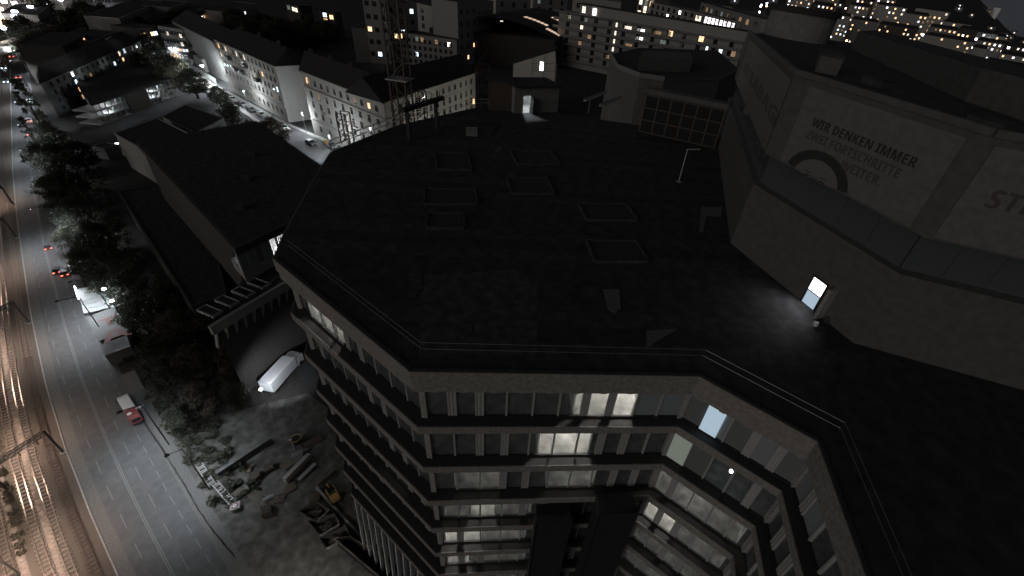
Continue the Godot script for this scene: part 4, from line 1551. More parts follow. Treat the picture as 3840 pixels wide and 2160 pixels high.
	block("dark_hall", "dark flat hall between the pale fronted hall and the street trees", "building", PackedVector2Array([Vector2(-109.83, -114.94), Vector2(-112.3, -128.95), Vector2(-129.1, -135.55), Vector2(-125.95, -122.86)]), 8.0, M.stucco_grey, M.felt)
	block("low_annexe", "low annexe with a pale roof edge on the dark roofs towards the street", "building", PackedVector2Array([Vector2(-95.02, -102.3), Vector2(-94.77, -111.19), Vector2(-100.89, -115.99), Vector2(-100.45, -106.67)]), 9.0, M.stucco_grey, M.felt)
	# blocks of flats beyond the slab
	var defs := [
		[Vector2(-193.34, -161.96), Vector2(-206.07, -184.05), 13.0, "dark tenement with a reddish gable behind the slab of flats", "brick_dark", 0.12],
		[Vector2(-196.88, -174.24), Vector2(-210.48, -201.11), 12.0, "dark tenement with a pale end wall behind the slab of flats, towards the road", "stucco_grey", 0.1],
		[Vector2(-223.76, -216.74), Vector2(-257.1, -279.77), 14.0, "broad dark block near the top edge with few lamps below", "stucco_shaded", 0.03],
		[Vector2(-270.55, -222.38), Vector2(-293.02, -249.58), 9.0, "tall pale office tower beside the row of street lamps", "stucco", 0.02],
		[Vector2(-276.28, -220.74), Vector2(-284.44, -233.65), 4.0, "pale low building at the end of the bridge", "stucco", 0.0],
		[Vector2(-238.1, -262.62), Vector2(-250.78, -289.2), 14.0, "pale brown block at the top edge above the blue house", "stucco_shaded", 0.02],
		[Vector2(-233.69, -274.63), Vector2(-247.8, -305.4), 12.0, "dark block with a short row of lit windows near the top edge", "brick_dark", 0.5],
		[Vector2(-228.4, -286.06), Vector2(-242.12, -336.7), 12.0, "wide pale block near the top edge with two bright lamps at its foot", "stucco_shaded", 0.03]]
	for q3 in defs:
		a = q3[0]
		b = q3[1]
		o = block("tenement", q3[3], "building", rect4(a, b, 12.0), q3[2], M[q3[4]], M.roof_dark)
		var cols := clampi(int(a.distance_to(b) / 3.5), 2, 16)
		windows(o, a, b, 1.0, int(q3[2] / 3.2), cols, 3.1, 1.6, 1.6, q3[5], ["warm", "cool", "neutral", "bright"], "dark")
	# concrete bridge over the road
	o = thing("road_bridge", "concrete bridge crossing the road far away at the left edge", "bridge", Vector3(-229.1, 6, -173.88))
	s = st()
	bar(s, Vector3(-224.2, 6, -160), Vector3(-241.82, 6, -190.52), 9.0, 0.8)
	part("deck", s, M.pale_concrete, o)
	s = st()
	bar(s, Vector3(-220.01, 6.8, -156.92), Vector3(-237.18, 6.8, -186.77), 0.4, 1.0)
	part("parapet", s, M.pale_concrete, o)
	s = st()
	bar(s, Vector3(-223.18, 6.8, -159.59), Vector3(-240.67, 6.8, -189.93), 0.4, 1.0)
	part("parapet", s, M.pale_concrete, o)

func street_buildings() -> void:
	var s: SurfaceTool
	# old tenement with rows of sash windows
	var a := Vector2(-151.5, -182.0)
	var b := Vector2(-110.7, -155.4)
	var d := Vector2(0.55, -0.84)
	var H := 18.8
	var q := PackedVector2Array([a, b, b + d * 15, a + d * 15])
	var o := thing("old_tenement", "pale old tenement on the side street with five rows of windows and dark balconies", "building", v3((a + b) / 2, 0))
	s = st()
	prism(s, q, 0, H)
	part("wall", s, M.stucco, o)
	s = st()
	hip(s, q, H + 0.02, 4.5, 0.6, 0.7)
	part("roof", s, M.roof_dark, o)
	var bs := facing(a, b)
	for y in [5.6, H - 0.4]:
		s = st()
		bar(s, v3(a, y) + bs.z * 0.15, v3(b, y) + bs.z * 0.15, 0.4, 0.45)
		part("cornice", s, M.stucco, o)
	windows(o, a, b, 6.2, 4, 15, 3.05, 1.15, 1.75, 0.13, ["neutral", "warm", "cool", "dim", "dim"], "dark_white", 1.0)
	windows(o, a, b, 1.4, 1, 13, 3.2, 1.1, 1.9, 0.15, ["dim", "dim"], "dark_white", 2.0)
	for k in [[0.22, 14.2], [0.42, 11.0], [0.30, 11.0], [0.66, 11.0], [0.5, 14.2]]:
		s = st()
		obox(s, v3(a.lerp(b, k[0]), k[1]) + bs.z * 0.7, bs.x * 1.3, Vector3(0, 0.55, 0), bs.z * 0.7)
		part("balcony", s, M.dark_steel, o)
	s = st()
	for k in 3:
		box(s, v3(a.lerp(b, 0.2 + k * 0.3) + d * 7, H + 4.6), Vector3(1.0, 2.4, 2.2), 0.5)
	part("chimney", s, M.brick_dark, o)
	s = st()
	bar(s, v3(b, 5.6) + Vector3(0.1, 0, -0.1), v3(b + d * 15, 5.6), 0.3, 0.4)
	part("side_cornice", s, M.stucco, o)
	# blank party wall beyond it
	a = Vector2(-203.0, -222.0)
	b = Vector2(-154.0, -187.5)
	o = thing("blank_walled_house", "tall house with a blank grey party wall above the glaring street lamp", "building", v3((a + b) / 2, 0))
	q = PackedVector2Array([a, b, b + d * 14, a + d * 14])
	s = st()
	prism(s, q, 0, 15.5)
	part("wall", s, M.stucco_grey, o)
	s = st()
	hip(s, q, 15.52, 4.5, 0.3, 0.1)
	part("roof", s, M.roof_dark, o)
	var b2 := facing(a, b)
	for k in [0.18, 0.45]:
		s = st()
		obox(s, v3(a.lerp(b, k), 2.6) + b2.z * 0.8, b2.x * 5.0, Vector3(0, 2.6, 0), b2.z * 0.8)
		part("rear_annexe", s, M.stucco, o)
	var fn := thing("site_hoarding", "white hoarding with dark posts below the blank wall, glaring in the lamp light", "fence", v3(a.lerp(b, 0.5), 0))
	for k in 14:
		s = st()
		var p: Vector2 = a.lerp(b, 0.22 + k * 0.05) + Vector2(b2.z.x, b2.z.z) * 4.0
		obox(s, v3(p, 1.1), b2.x * 1.38, Vector3(0, 1.0, 0), b2.z * 0.05)
		part("board", s, M.white_paint, fn)
		s = st()
		obox(s, v3(p, 1.2) + b2.x * 1.45, b2.x * 0.06, Vector3(0, 1.2, 0), b2.z * 0.08)
		part("post", s, M.dark_steel, fn)
	# yard lamp behind the roof edge that lights the long pale front
	for q6 in [[Vector2(-46, -141), "yard lamp hidden behind the roof edge, before the long pale front"], [Vector2(-37, -168), "second yard lamp behind the roof edge, nearer the pale corner"]]:
		var yp := v3(q6[0], 0)
		var yl := thing("yard_lamp_mast", q6[1], "lamp post", yp)
		s = st()
		tube(s, yp, yp + Vector3(0, 11, 0), 0.1, 0.07, 8)
		part("pole", s, M.galvanised, yl)
		s = st()
		box(s, yp + Vector3(0, 11.1, 0), Vector3(0.4, 0.2, 0.4))
		part("lamp_head", s, M.lamp_white, yl)
		lamp("omni", yp + Vector3(0, 10.8, 0), 110.0, Color(1.0, 0.97, 0.92), 0.2)
	# bluish house with lit windows at the end of the street
	a = Vector2(-202.66, -213.32)
	b = Vector2(-191.42, -212.98)
	o = block("corner_house", "bluish corner house at the end of the side street with lit windows at its foot", "building", rect4(a, b, 12.0), 14.0, M.stucco_grey, M.roof_dark)
	windows(o, a, b, 0.6, 4, 7, 3.3, 1.8, 1.7, 0.0, ["warm"], "dark")
	for k in 7: one_window(o, a, b, 0.2 + 0.12 * k, 2.2 + (k % 2) * 0.2, 2.2, 1.9, ["warm", "warm", "neutral", "bright", "cool", "cool", "bright"][k])
	for k in 4: one_window(o, a, b, 0.5 + 0.13 * k, 5.4, 1.5, 1.3, ["cool", "warm", "cool", "bright"][k])
	for q4 in [[0.8, 8.0], [0.3, 11.6], [0.85, 11.4]]: one_window(o, a, b, q4[0], q4[1], 1.3, 1.5, "neutral")
	var dk := block("dark_tenement", "dark tenement with single lit windows left of the bluish corner house", "building", rect4(Vector2(-210.13, -210.84), Vector2(-211.15, -221.87), 12.0), 12.0, M.brick_dark, M.roof_dark)
	windows(dk, Vector2(-210.13, -210.84), Vector2(-211.15, -221.87), 0.8, 3, 8, 3.5, 1.5, 1.6, 0.3, ["cool", "warm", "dim"], "dark")
	# white corner building with a row of attic windows
	a = Vector2(-97.1, -148.0)
	b = Vector2(-60.67, -126.75)
	var c := Vector2(-49.52, -183.04)
	var back := Vector2(-6, -13)
	H = 20.5
	q = PackedVector2Array([a, b, c, c + Vector2(-13, -5), b + Vector2(-12, -18), a + Vector2(-6, -13)])
	o = thing("white_corner_building", "white old corner building with a dark hipped roof, between crane and side street", "building", v3(b, 0))
	s = st()
	prism(s, q, 0, H)
	part("wall", s, M.stucco, o)
	s = st()
	hip(s, PackedVector2Array([a, b, b + Vector2(-12, -18), a + Vector2(-6, -13)]), H + 0.02, 5.0, 0.7, 0.5)
	part("roof", s, M.roof_dark, o)
	s = st()
	hip(s, PackedVector2Array([b, c, c + Vector2(-13, -5), b + Vector2(-13, -5)]), H + 0.03, 5.2, 0.7, 0.1)
	part("roof", s, M.roof_dark, o)
	for e in [[a, b], [b, c]]:
		var fb := facing(e[0], e[1])
		for y in [5.4, 15.6]:
			s = st()
			bar(s, v3(e[0], y) + fb.z * 0.12, v3(e[1], y) + fb.z * 0.12, 0.35, 0.4)
			part("cornice", s, M.stucco, o)
		s = st()
		bar(s, v3(e[0], H - 0.25) + fb.z * 0.3, v3(e[1], H - 0.25) + fb.z * 0.3, 0.7, 0.4)
		part("eaves", s, M.stucco, o)
	windows(o, a, b, 6.0, 3, 9, 3.2, 1.3, 2.0, 0.07, ["dim", "neutral"], "dark_white", 1.5)
	windows(o, a, b, 16.2, 1, 11, 3.2, 1.3, 1.7, 0.14, ["dim", "warm"], "dark_white", 2.0)
	windows(o, a, b, 1.3, 1, 7, 3.4, 1.3, 2.0, 0.1, ["dim"], "dark_white", 2.5)
	one_window(o, a, b, 0.07, 18.0, 1.3, 1.9, "warm")
	windows(o, b, c, 6.0, 3, 13, 3.2, 1.5, 2.1, 0.0, ["dim"], "dark_white", 1.5)
	windows(o, b, c, 16.2, 1, 13, 3.2, 1.5, 1.8, 0.0, ["dim"], "dark_white", 1.5)
	one_window(o, b, c, 0.97, 10.0, 1.8, 2.2, "warm")
	var fb2 := facing(a, b)
	for k in [0.22, 0.42, 0.62, 0.82]:
		s = st()
		obox(s, v3(a.lerp(b, k), 9.4) + fb2.z * 0.25, fb2.x * 1.1, Vector3(0, 0.12, 0), fb2.z * 0.25)
		part("window_hood", s, M.stucco, o)
	s = st()
	obox(s, v3(a.lerp(b, 0.5), 1.9) + fb2.z * 0.05, fb2.x * 0.9, Vector3(0, 1.7, 0), fb2.z * 0.06)
	part("door", s, M.board_brown, o)
	for k in 3:
		s = st()
		box(s, v3(a.lerp(b, 0.15 + 0.25 * k) + Vector2(-3, -7), H + 5.0), Vector3(1.2, 2.0, 1.2), 0.4)
		part("chimney", s, M.brick_dark, o)
	# courtyard wing with lit windows, behind
	a = Vector2(-123.65, -279.78)
	b = Vector2(-86.88, -281.57)
	o = block("courtyard_wing", "dim courtyard wing beyond the roofs with a few lit windows under its eaves", "building", rect4(a, b, 14.0), 16.0, M.stucco_shaded, M.roof_dark)
	windows(o, a, b, 0.5, 4, 11, 3.6, 1.6, 2.0, 0.0, ["dim"], "dark", 2.0)
	for k in [[0.06, 14.0, "warm"], [0.1, 13.6, "dim"], [0.13, 14.4, "warm"], [0.38, 14.0, "faint"], [0.46, 14.0, "dim"], [0.68, 13.8, "dim"], [0.88, 13.4, "bright"], [0.36, 6.0, "cool"]]:
		one_window(o, a, b, k[0], k[1], 1.8, 2.3, k[2])
	# small white house on the roofs
	o = block("white_cottage", "small white rooftop house with two bright windows", "building", PackedVector2Array([Vector2(-138.94, -263.83), Vector2(-133.5, -268.98), Vector2(-136.26, -290.31), Vector2(-145.27, -293.21)]), 17.0, M.stucco, M.roof_dark)
	one_window(o, Vector2(-133.5, -268.98), Vector2(-136.26, -290.31), 0.55, 15.4, 1.5, 2.4, "bright")
	one_window(o, Vector2(-133.5, -268.98), Vector2(-136.26, -290.31), 0.3, 15.0, 1.3, 2.0, "cool")
	for q5 in [[[Vector2(-186.25, -315.8), Vector2(-176.48, -316.8)], "dark house with two bluish windows and one warm one among the roofs", [[0.35, 14.4, "cool"], [0.35, 11.2, "warm"], [0.75, 13.6, "warm"]]], [[Vector2(-214.71, -326.9), Vector2(-203.97, -323.8)], "dark house with a small row of lit windows near the top edge", [[0.2, 14.2, "faint"], [0.55, 13.8, "neutral"], [0.75, 13.6, "neutral"]]]]:
		o = block("dark_house", q5[1], "building", rect4(q5[0][0], q5[0][1], 10.0), 16.0, M.brick_dark, M.roof_dark)
		for k in q5[2]: one_window(o, q5[0][0], q5[0][1], k[0], k[1], 2.4, 2.4, k[2])
	# gabled white house with scaffold
	a = Vector2(-38.47, -202.38)
	b = Vector2(-20.44, -203.4)
	o = thing("white_gable_house", "white gable wall with a single bright window and a scaffold, left of the balcony flats", "building", v3(a, 0))
	s = st()
	prism(s, rect4(a, b, 14.0), 0, 22)
	part("wall", s, M.stucco, o)
	var gb := facing(a, b)
	s = st()
	var pk := v3(b, 29.0) - gb.x * 1.0
	tri(s, v3(a, 22.01), pk, v3(b, 22.01))
	tri(s, v3(a, 22.01) - gb.z * 0.4, v3(b, 22.01) - gb.z * 0.4, pk - gb.z * 0.4)
	quad(s, v3(b, 22.01), pk, pk - gb.z * 0.4, v3(b, 22.01) - gb.z * 0.4)
	part("gable", s, M.stucco, o)
	s = st()
	quad(s, v3(a, 22.1) + gb.z * 0.4 - gb.x * 1.0, pk + Vector3(0, 0.3, 0) + gb.z * 0.4, pk + Vector3(0, 0.3, 0) - gb.z * 14.0, v3(a, 22.1) - gb.z * 14.0 - gb.x * 1.0)
	part("roof", s, M.roof_dark, o)
	one_window(o, a, b, 0.66, 22.6, 1.6, 3.6, "bright")
	for k in 3:
		s = st()
		tube(s, v3(a.lerp(b, 0.45 + 0.27 * k), 14) + gb.z * 1.2, v3(a.lerp(b, 0.45 + 0.27 * k), 27) + gb.z * 1.2, 0.09, 0.09, 6)
		part("scaffold_tube", s, M.dark_steel, o)
	for k in 3:
		s = st()
		bar(s, v3(a.lerp(b, 0.4), 18 + k * 2.6) + gb.z * 1.2, v3(b, 18.6 + k * 3.0) + gb.z * 1.2, 0.1)
		part("scaffold_ledger", s, M.dark_steel, o)
	# arched hall with glowing strips of rooflights
	a = Vector2(-108.73, -299.02)
	b = Vector2(-35.59, -328.1)
	o = thing("arched_hall", "big black hall roof with three glowing curved strips of rooflights", "building", v3(a.lerp(b, 0.5), 0))
	var hd := Vector2(0.1, -1.0)
	var L := 120.0
	s = st()
	prism(s, PackedVector2Array([a, b, b + hd * L, a + hd * L]), 0, 18)
	part("wall", s, M.brick_dark, o)
	s = st()
	for i in 12:
		var f0 := i / 12.0
		var f1 := (i + 1) / 12.0
		var y0 := 18.02 + 9.0 * sin(PI * f0)
		var y1 := 18.02 + 9.0 * sin(PI * f1)
		quad(s, v3(a.lerp(b, f0), y0), v3(a.lerp(b, f0) + hd * L, y0), v3(a.lerp(b, f1) + hd * L, y1), v3(a.lerp(b, f1), y1))
	part("roof", s, M.roof_dark, o)
	for st_ in [[0.62, 0.84, 30.0, "skylight_lit"], [0.74, 0.9, 74.0, "skylight_lit"], [0.86, 0.99, 18.0, "skylight_lit"]]:
		for i in 6:
			s = st()
			var f0 := lerpf(st_[0], st_[1], i / 6.0)
			var f1 := lerpf(st_[0], st_[1], (i + 0.8) / 6.0)
			var p0: Vector2 = a.lerp(b, f0) + hd * st_[2]
			var p1: Vector2 = a.lerp(b, f1) + hd * st_[2]
			var y0 := 18.3 + 9.0 * sin(PI * f0)
			var y1 := 18.3 + 9.0 * sin(PI * f1)
			quad(s, v3(p0, y0), v3(p0 + hd * 7.0, y0), v3(p1 + hd * 7.0, y1), v3(p1, y1))
			part("lit_window_rooflight", s, M[st_[3]], o)

func far_buildings() -> void:
	var s: SurfaceTool
	# balcony flats
	var a := Vector2(-36.63, -352.4)
	var b := Vector2(82.75, -317.6)
	var o := thing("balcony_flats", "long block of flats with six balcony storeys and scattered lit windows", "building", v3(a.lerp(b, 0.5), 0))
	var bs := facing(a, b)
	var len := a.distance_to(b)
	s = st()
	prism(s, rect4(a, b, 16.0), 0, 33)
	part("wall", s, M.stucco_shaded, o)
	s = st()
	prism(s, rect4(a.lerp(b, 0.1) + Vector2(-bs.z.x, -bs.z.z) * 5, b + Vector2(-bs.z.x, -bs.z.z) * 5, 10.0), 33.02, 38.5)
	part("penthouse", s, M.stucco_shaded, o)
	s = st()
	prism(s, rect4(a.lerp(b, 0.09) + Vector2(-bs.z.x, -bs.z.z) * 4.6, b + Vector2(-bs.z.x, -bs.z.z) * 4.6, 11.0), 38.52, 39.0)
	part("roof", s, M.roof_dark, o)
	for k in 7:
		s = st()
		obox(s, v3(a, 33.0 - k * 4.8) + bs.x * (len / 2 - 1.5) + bs.z * 0.9, bs.x * (len / 2 + 1.5), Vector3(0, 0.28, 0), bs.z * 1.5)
		part("balcony_slab", s, M.stucco_grey, o)
	for k in 6:
		s = st()
		obox(s, v3(a, 29.0 - k * 4.8) + bs.x * (len / 2 - 1.5) + bs.z * 2.3, bs.x * (len / 2 + 1.5), Vector3(0, 0.55, 0), bs.z * 0.05)
		part("balustrade", s, M.stucco_grey, o)
	for k in [[0.06, 30.0, "neutral", 2.2], [0.16, 30.0, "faint", 2.0], [0.14, 25.3, "neutral", 2.2], [0.06, 20.5, "dim", 2.0], [0.19, 20.5, "dim", 2.4], [0.14, 15.8, "dim", 2.6], [0.31, 10.6, "dim", 2.6], [0.4, 29.5, "neutral", 5.0], [0.47, 29.2, "bright", 5.6], [0.47, 24.6, "bright", 5.2], [0.56, 29.6, "dim", 5.4], [0.42, 19.6, "dim", 4.6], [0.6, 25.2, "faint", 4.0], [0.63, 31.0, "warm", 2.8], [0.79, 31.0, "warm", 3.2], [0.83, 26.0, "cool", 1.4], [0.9, 25.8, "cool", 2.2], [0.965, 26.0, "dim", 2.8], [0.93, 18.5, "bright", 5.4], [0.74, 20.0, "dim", 1.8]]:
		one_window(o, a, b, k[0], k[1], k[3], 3.1, k[2] + "_plain")
	for k in 6: one_window(o, a, b, 0.335 + 0.0 * k, 30.4 - 4.8 * k, 1.2, 3.0, "neutral_plain", "stair_window")
	windows(o, a, b, 4.2, 6, 12, 4.8, 2.6, 3.0, 0.0, ["dim"], "plain", 2.0)
	var pa := a.lerp(b, 0.1) + Vector2(-bs.z.x, -bs.z.z) * 5
	one_window(o, pa, b, 0.03, 35.6, 2.6, 4.0, "neutral_plain")
	one_window(o, pa, b, 0.1, 35.4, 2.8, 4.2, "bright_plain")
	# second block behind with a brightly lit double storey
	a = Vector2(48.19, -720.0)
	b = Vector2(133.65, -553.7)
	o = block("office_slab", "pale office slab with a dazzling double storey of glass at its right end", "building", rect4(a, b, 20.0), 33.0, M.stucco_shaded, M.roof_dark)
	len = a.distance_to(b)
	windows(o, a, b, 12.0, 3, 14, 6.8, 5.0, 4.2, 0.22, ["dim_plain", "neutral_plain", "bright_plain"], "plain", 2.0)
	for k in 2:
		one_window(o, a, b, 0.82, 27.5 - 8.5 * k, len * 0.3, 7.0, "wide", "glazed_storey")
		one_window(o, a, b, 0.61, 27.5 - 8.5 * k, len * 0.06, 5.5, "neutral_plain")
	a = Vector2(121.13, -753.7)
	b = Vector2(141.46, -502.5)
	o = block("rear_office_slab", "long pale slab behind the dazzling glass storey with dim ribbon windows", "building", rect4(a, b, 24.0), 40.0, M.stucco_shaded, M.roof_dark)
	windows(o, a, b, 20.0, 2, 10, 9.5, 9.0, 5.0, 0.45, ["faint_plain", "dim_plain"], "plain", 3.0)
	# octagonal low tower with a pale parapet
	var F := [Vector2(0.96, -153.17), Vector2(3.28, -131.24), Vector2(9.13, -122.89), Vector2(15.31, -123.02), Vector2(32.5, -137.81), Vector2(43.54, -163.4), Vector2(44.71, -208.35), Vector2(11.39, -180.35)]
	o = block("octagonal_block", "lower octagonal block with a pale curved parapet before the balcony flats", "building", PackedVector2Array(F), 37.0, M.tower_wall, M.felt)
	for i in 3:
		s = st()
		bar(s, v3(F[i], 37.6), v3(F[i + 1], 37.6), 0.4, 1.1)
		part("pale_parapet", s, M.stucco_grey, o)
	s = st()
	prism(s, PackedVector2Array([Vector2(8.65, -132.23), Vector2(24.48, -142.87), Vector2(25.71, -157.83), Vector2(10.77, -145.99)]), 37.06, 40.5)
	part("plant_room", s, M.tower_wall, o)
	# pale blocks along the top edge
	var defs := [
		[Vector2(-126.81, -280.69), Vector2(-113.94, -294.1), 30.0, "white firewall block at the top edge beside the crane", "stucco", 0.03],
		[Vector2(-131.71, -341.0), Vector2(-103.04, -323.5), 26.0, "long white wall sloping down at the top edge right of the crane", "stucco", 0.02],
		[Vector2(-133.05, -268.59), Vector2(-122.58, -272.27), 34.0, "block with a bright stair window at the top edge left of the crane", "stucco_shaded", 0.1],
		[Vector2(-87.89, -288.5), Vector2(-78.53, -336.1), 34.0, "dim block at the top edge with small bright lamps before it", "stucco_shaded", 0.12],
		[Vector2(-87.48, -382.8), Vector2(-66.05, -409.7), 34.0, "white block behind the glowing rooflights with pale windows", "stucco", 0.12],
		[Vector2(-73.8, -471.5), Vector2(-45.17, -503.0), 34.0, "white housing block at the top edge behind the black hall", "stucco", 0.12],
		[Vector2(-33.22, -414.8), Vector2(5.11, -417.9), 40.0, "housing block at the top edge behind the penthouse windows", "stucco_shaded", 0.15],
		[Vector2(36.79, -841.1), Vector2(61.07, -823.4), 40.0, "tower with a column of dotted lights at the top edge", "stucco", 0.5]]
	var i := 0
	for q in defs:
		a = q[0]
		b = q[1]
		var sc := maxf(1.0, v3(a, 0).distance_to(Vector3.ZERO) / 260.0)
		o = block("housing_block", q[3], "building", rect4(a, b, 14.0 * sc), q[2], M[q[4]], M.roof_dark)
		windows(o, a, b, 2.0, 5, clampi(int(a.distance_to(b) / (6.0 * sc)), 3, 12), q[2] / 5.6, 1.8 * sc, 2.0 * sc, q[5], ["cool", "neutral", "faint", "warm"], "dark")
		i += 1
	# the city towards the hills, row behind row
	var rows := [
		[244, -603, 261, -595, 51, 0.3, "just above the duct end of the set-back storey"],
		[283, -640, 309, -628, 49, 0.12, "next to it on the right"],
		[288, -583, 321, -565, 49, 0.22, "above the middle of the set-back storey"],
		[263, -449, 292, -430, 48, 0.15, "wide, with a column of lights at its right end"],
		[315, -463, 324, -457, 44, 0.1, "narrow, right of the column of lights"],
		[250, -350, 269, -335, 41, 0.22, "low down at the right picture edge"],
		[203, -261, 211, -254, 40, 0.2, "lowest at the right picture edge"],
		[306, -846, 337, -835, 58, 0.3, "beside the round tank"],
		[374, -873, 401, -861, 64, 0.35, "second row, left"],
		[429, -903, 469, -883, 70, 0.25, "second row, grey with a grid of windows"],
		[422, -795, 449, -780, 63, 0.3, "second row, centre"],
		[429, -734, 458, -716, 52, 0.3, "second row, above the column of lights"],
		[484, -759, 503, -746, 55, 0.5, "slim, closely dotted with lights"],
		[450, -661, 473, -645, 46, 0.35, "second row, right of the dotted one"],
		[415, -564, 434, -549, 39, 0.4, "second row, at the right picture edge"],
		[390, -1240, 440, -1223, 68, 0.4, "third row, behind the tank"],
		[477, -1316, 527, -1297, 75, 0.4, "third row, cut by the top edge"],
		[579, -1384, 637, -1358, 81, 0.4, "third row, left of centre"],
		[638, -1357, 677, -1339, 88, 0.4, "third row, cut by the top edge, centre"],
		[671, -1229, 728, -1196, 78, 0.3, "third row, below the hill"],
		[672, -1113, 714, -1087, 61, 0.3, "third row, below the town hall"],
		[719, -1083, 754, -1059, 52, 0.3, "third row, below the pale tower"],
		[699, -976, 737, -947, 40, 0.35, "third row, at the right picture edge"],
		[959, -1281, 993, -1255, 34, 0.4, "last row, at the right picture edge"],
		[966, -1399, 1001, -1374, 48, 0.35, "last row, right of the pale tower"],
		[950, -1529, 995, -1500, 58, 0.35, "last row, under the town hall"],
		[-554, -428, -544, -441, 8, 0.5, "at the upper left corner"],
		[-320, -272, -311, -282, 8, 0.12, "behind the row of street lamps"]]
	var kinds := ["stucco_shaded", "stucco_grey", "brick_dark", "stucco_shaded", "stucco"]
	var looks := ["grey", "pale", "dark brown", "dim", "whitish"]
	i = 0
	for q in rows:
		# x, z of the left end, x, z of the right end, height, share of lit windows
		a = Vector2(q[0], q[1])
		b = Vector2(q[2], q[3])
		var h: float = q[4]
		var ki := i % 5
		var dist := a.distance_to(Vector2.ZERO)
		var sc := dist / 700.0
		var cols := clampi(int(a.distance_to(b) / (4.3 * sc)), 3, 15)
		var rws := clampi(int(h / (4.2 * sc)), 2, 8)
		o = thing("apartment_block", "%s apartment block, %s" % [looks[ki], q[6]], "building", v3((a + b) / 2, 0), "apartment blocks of the night city towards the hills")
		s = st()
		prism(s, rect4(a, b, 16.0 * sc), -2, h)
		part("wall", s, M[kinds[ki]], o)
		s = st()
		hip(s, rect4(a, b, 16.0 * sc), h + 0.05, 3.0 * sc, 0.5, 0.3)
		part("roof", s, M.roof_dark, o)
		windows(o, a, b, h - rws * 4.2 * sc, rws, cols, 4.2 * sc, 1.7 * sc, 1.8 * sc, q[5] * 1.5, ["warm_plain", "neutral_plain", "cool_plain", "warm_plain", "bright_plain", "dim_plain"], "plain", 1.0, true)
		i += 1
	# small houses on the slope of the hill
	for k in 90:
		var az := lerpf(0.2, 0.72, rng.randf())
		var f := pow(rng.randf(), 0.8)
		var p := hill_at(az, f * 0.98 + 0.01)
		var o2 := thing("hillside_house", ordinal(k + 1) + " tiny house with a lit window on the dark far hill", "house", p, "houses on the far hill")
		var hs := 10.0 + 8.0 * rng.randf()
		var hb := Basis(Vector3.UP, -az + rng.randf_range(-0.4, 0.4))
		s = st()
		obox(s, p + Vector3(0, 6, 0), hb.x * hs, Vector3(0, 9, 0), hb.z * 7)
		part("wall", s, M.stucco_grey, o2)
		s = st()
		hip(s, PackedVector2Array([Vector2(p.x, p.z) + v2(hb.x * -hs + hb.z * 7), Vector2(p.x, p.z) + v2(hb.x * hs + hb.z * 7), Vector2(p.x, p.z) + v2(hb.x * hs - hb.z * 7), Vector2(p.x, p.z) + v2(hb.x * -hs - hb.z * 7)]), p.y + 15.05, 5.0, 0.8, 0.3)
		part("roof", s, M.roof_dark, o2)
		var ws := 4.0 + 3.5 * f
		inst("window", UW[["warm_plain", "neutral_plain", "cool_plain"][k % 3]], Transform3D(Basis(hb.x * ws, Vector3.UP * ws, hb.z), Vector3(0, 9, 0) + hb.z * 7.1), o2)
	# lamps in the streets of the far city
	for k in 70:
		var az := lerpf(0.26, 0.68, rng.randf())
		var d := 480.0 + 1500.0 * rng.randf()
		var p := Vector3(sin(az) * d, 0, -cos(az) * d)
		var o3 := thing("city_lamp", ordinal(k + 1) + " far lamp among the roofs of the night city", "street lamp", p, "street lamps of the far city")
		var sc := d / 700.0
		var hh := 24.0 + 18.0 * rng.randf()
		s = st()
		tube(s, p, p + Vector3(0, hh, 0), 0.2 * sc, 0.16 * sc, 5)
		part("pole", s, M.steel, o3)
		s = st()
		tube(s, p + Vector3(0, hh, 0), p + Vector3(0, hh + 1.7 * sc, 0), 0.8 * sc, 0.95 * sc, 8)
		part("lamp_globe", s, M.lamp_white if k % 3 else M.lamp_warm, o3)
	# floodlit spired town hall and the pale tower beside it
	var tp := Vector3(2392, 119, -3573)
	o = thing("spired_town_hall", "floodlit town hall with a tall middle spire on the skyline", "town hall", tp)
	s = st()
	box(s, tp + Vector3(0, 11, 0), Vector3(74, 26, 20), -0.55)
	part("hall", s, M.stucco, o)
	for q in [[0.0, 50.0, 7.0], [-32.0, 26.0, 4.5], [-17.0, 22.0, 4.0], [17.0, 22.0, 4.0], [32.0, 26.0, 4.5]]:
		s = st()
		var off: Vector3 = Vector3(cos(0.55), 0, sin(0.55)) * q[0]
		tube(s, tp + off + Vector3(0, 20, 0), tp + off + Vector3(0, 20 + q[1] * 0.6, 0), q[2], q[2] * 0.8, 8)
		tube(s, tp + off + Vector3(0, 20 + q[1] * 0.6, 0), tp + off + Vector3(0, 24 + q[1] * 1.3, 0), q[2] * 0.9, 0.3, 8)
		part("spire", s, M.stucco, o)
	for k in 3:
		var lp := tp + Vector3(-40 + 26 * k, 12, 36 - k * 14)
		s = st()
		box(s, lp + Vector3(0, -1.2, 0), Vector3(3, 2, 3))
		part("flood_lamp", s, M.lamp_warm, o)
		lamp("omni", lp, 5000.0, Color(1.0, 0.84, 0.66), 1.0)
	var pt := tp + Vector3(44, -10, 14)
	o = thing("pale_glass_tower", "slim pale tower lit by blue white light beside the town hall", "tower", pt)
	s = st()
	box(s, pt + Vector3(0, 5, 0), Vector3(36, 130, 26), -0.6)
	part("wall", s, M.white_paint, o)
	s = st()
	box(s, pt + Vector3(0, 71.2, 0), Vector3(38, 2.2, 28), -0.6)
	part("roof", s, M.roof_dark, o)
	s = st()
	box(s, pt + Vector3(-36, 8.5, 36), Vector3(5, 3, 5))
	part("flood_lamp", s, M.lamp_white, o)
	lamp("omni", pt + Vector3(-36, 12, 36), 1500.0, Color(0.75, 0.86, 1.0), 2.0)

func v2(v: Vector3) -> Vector2:
	return Vector2(v.x, v.z)

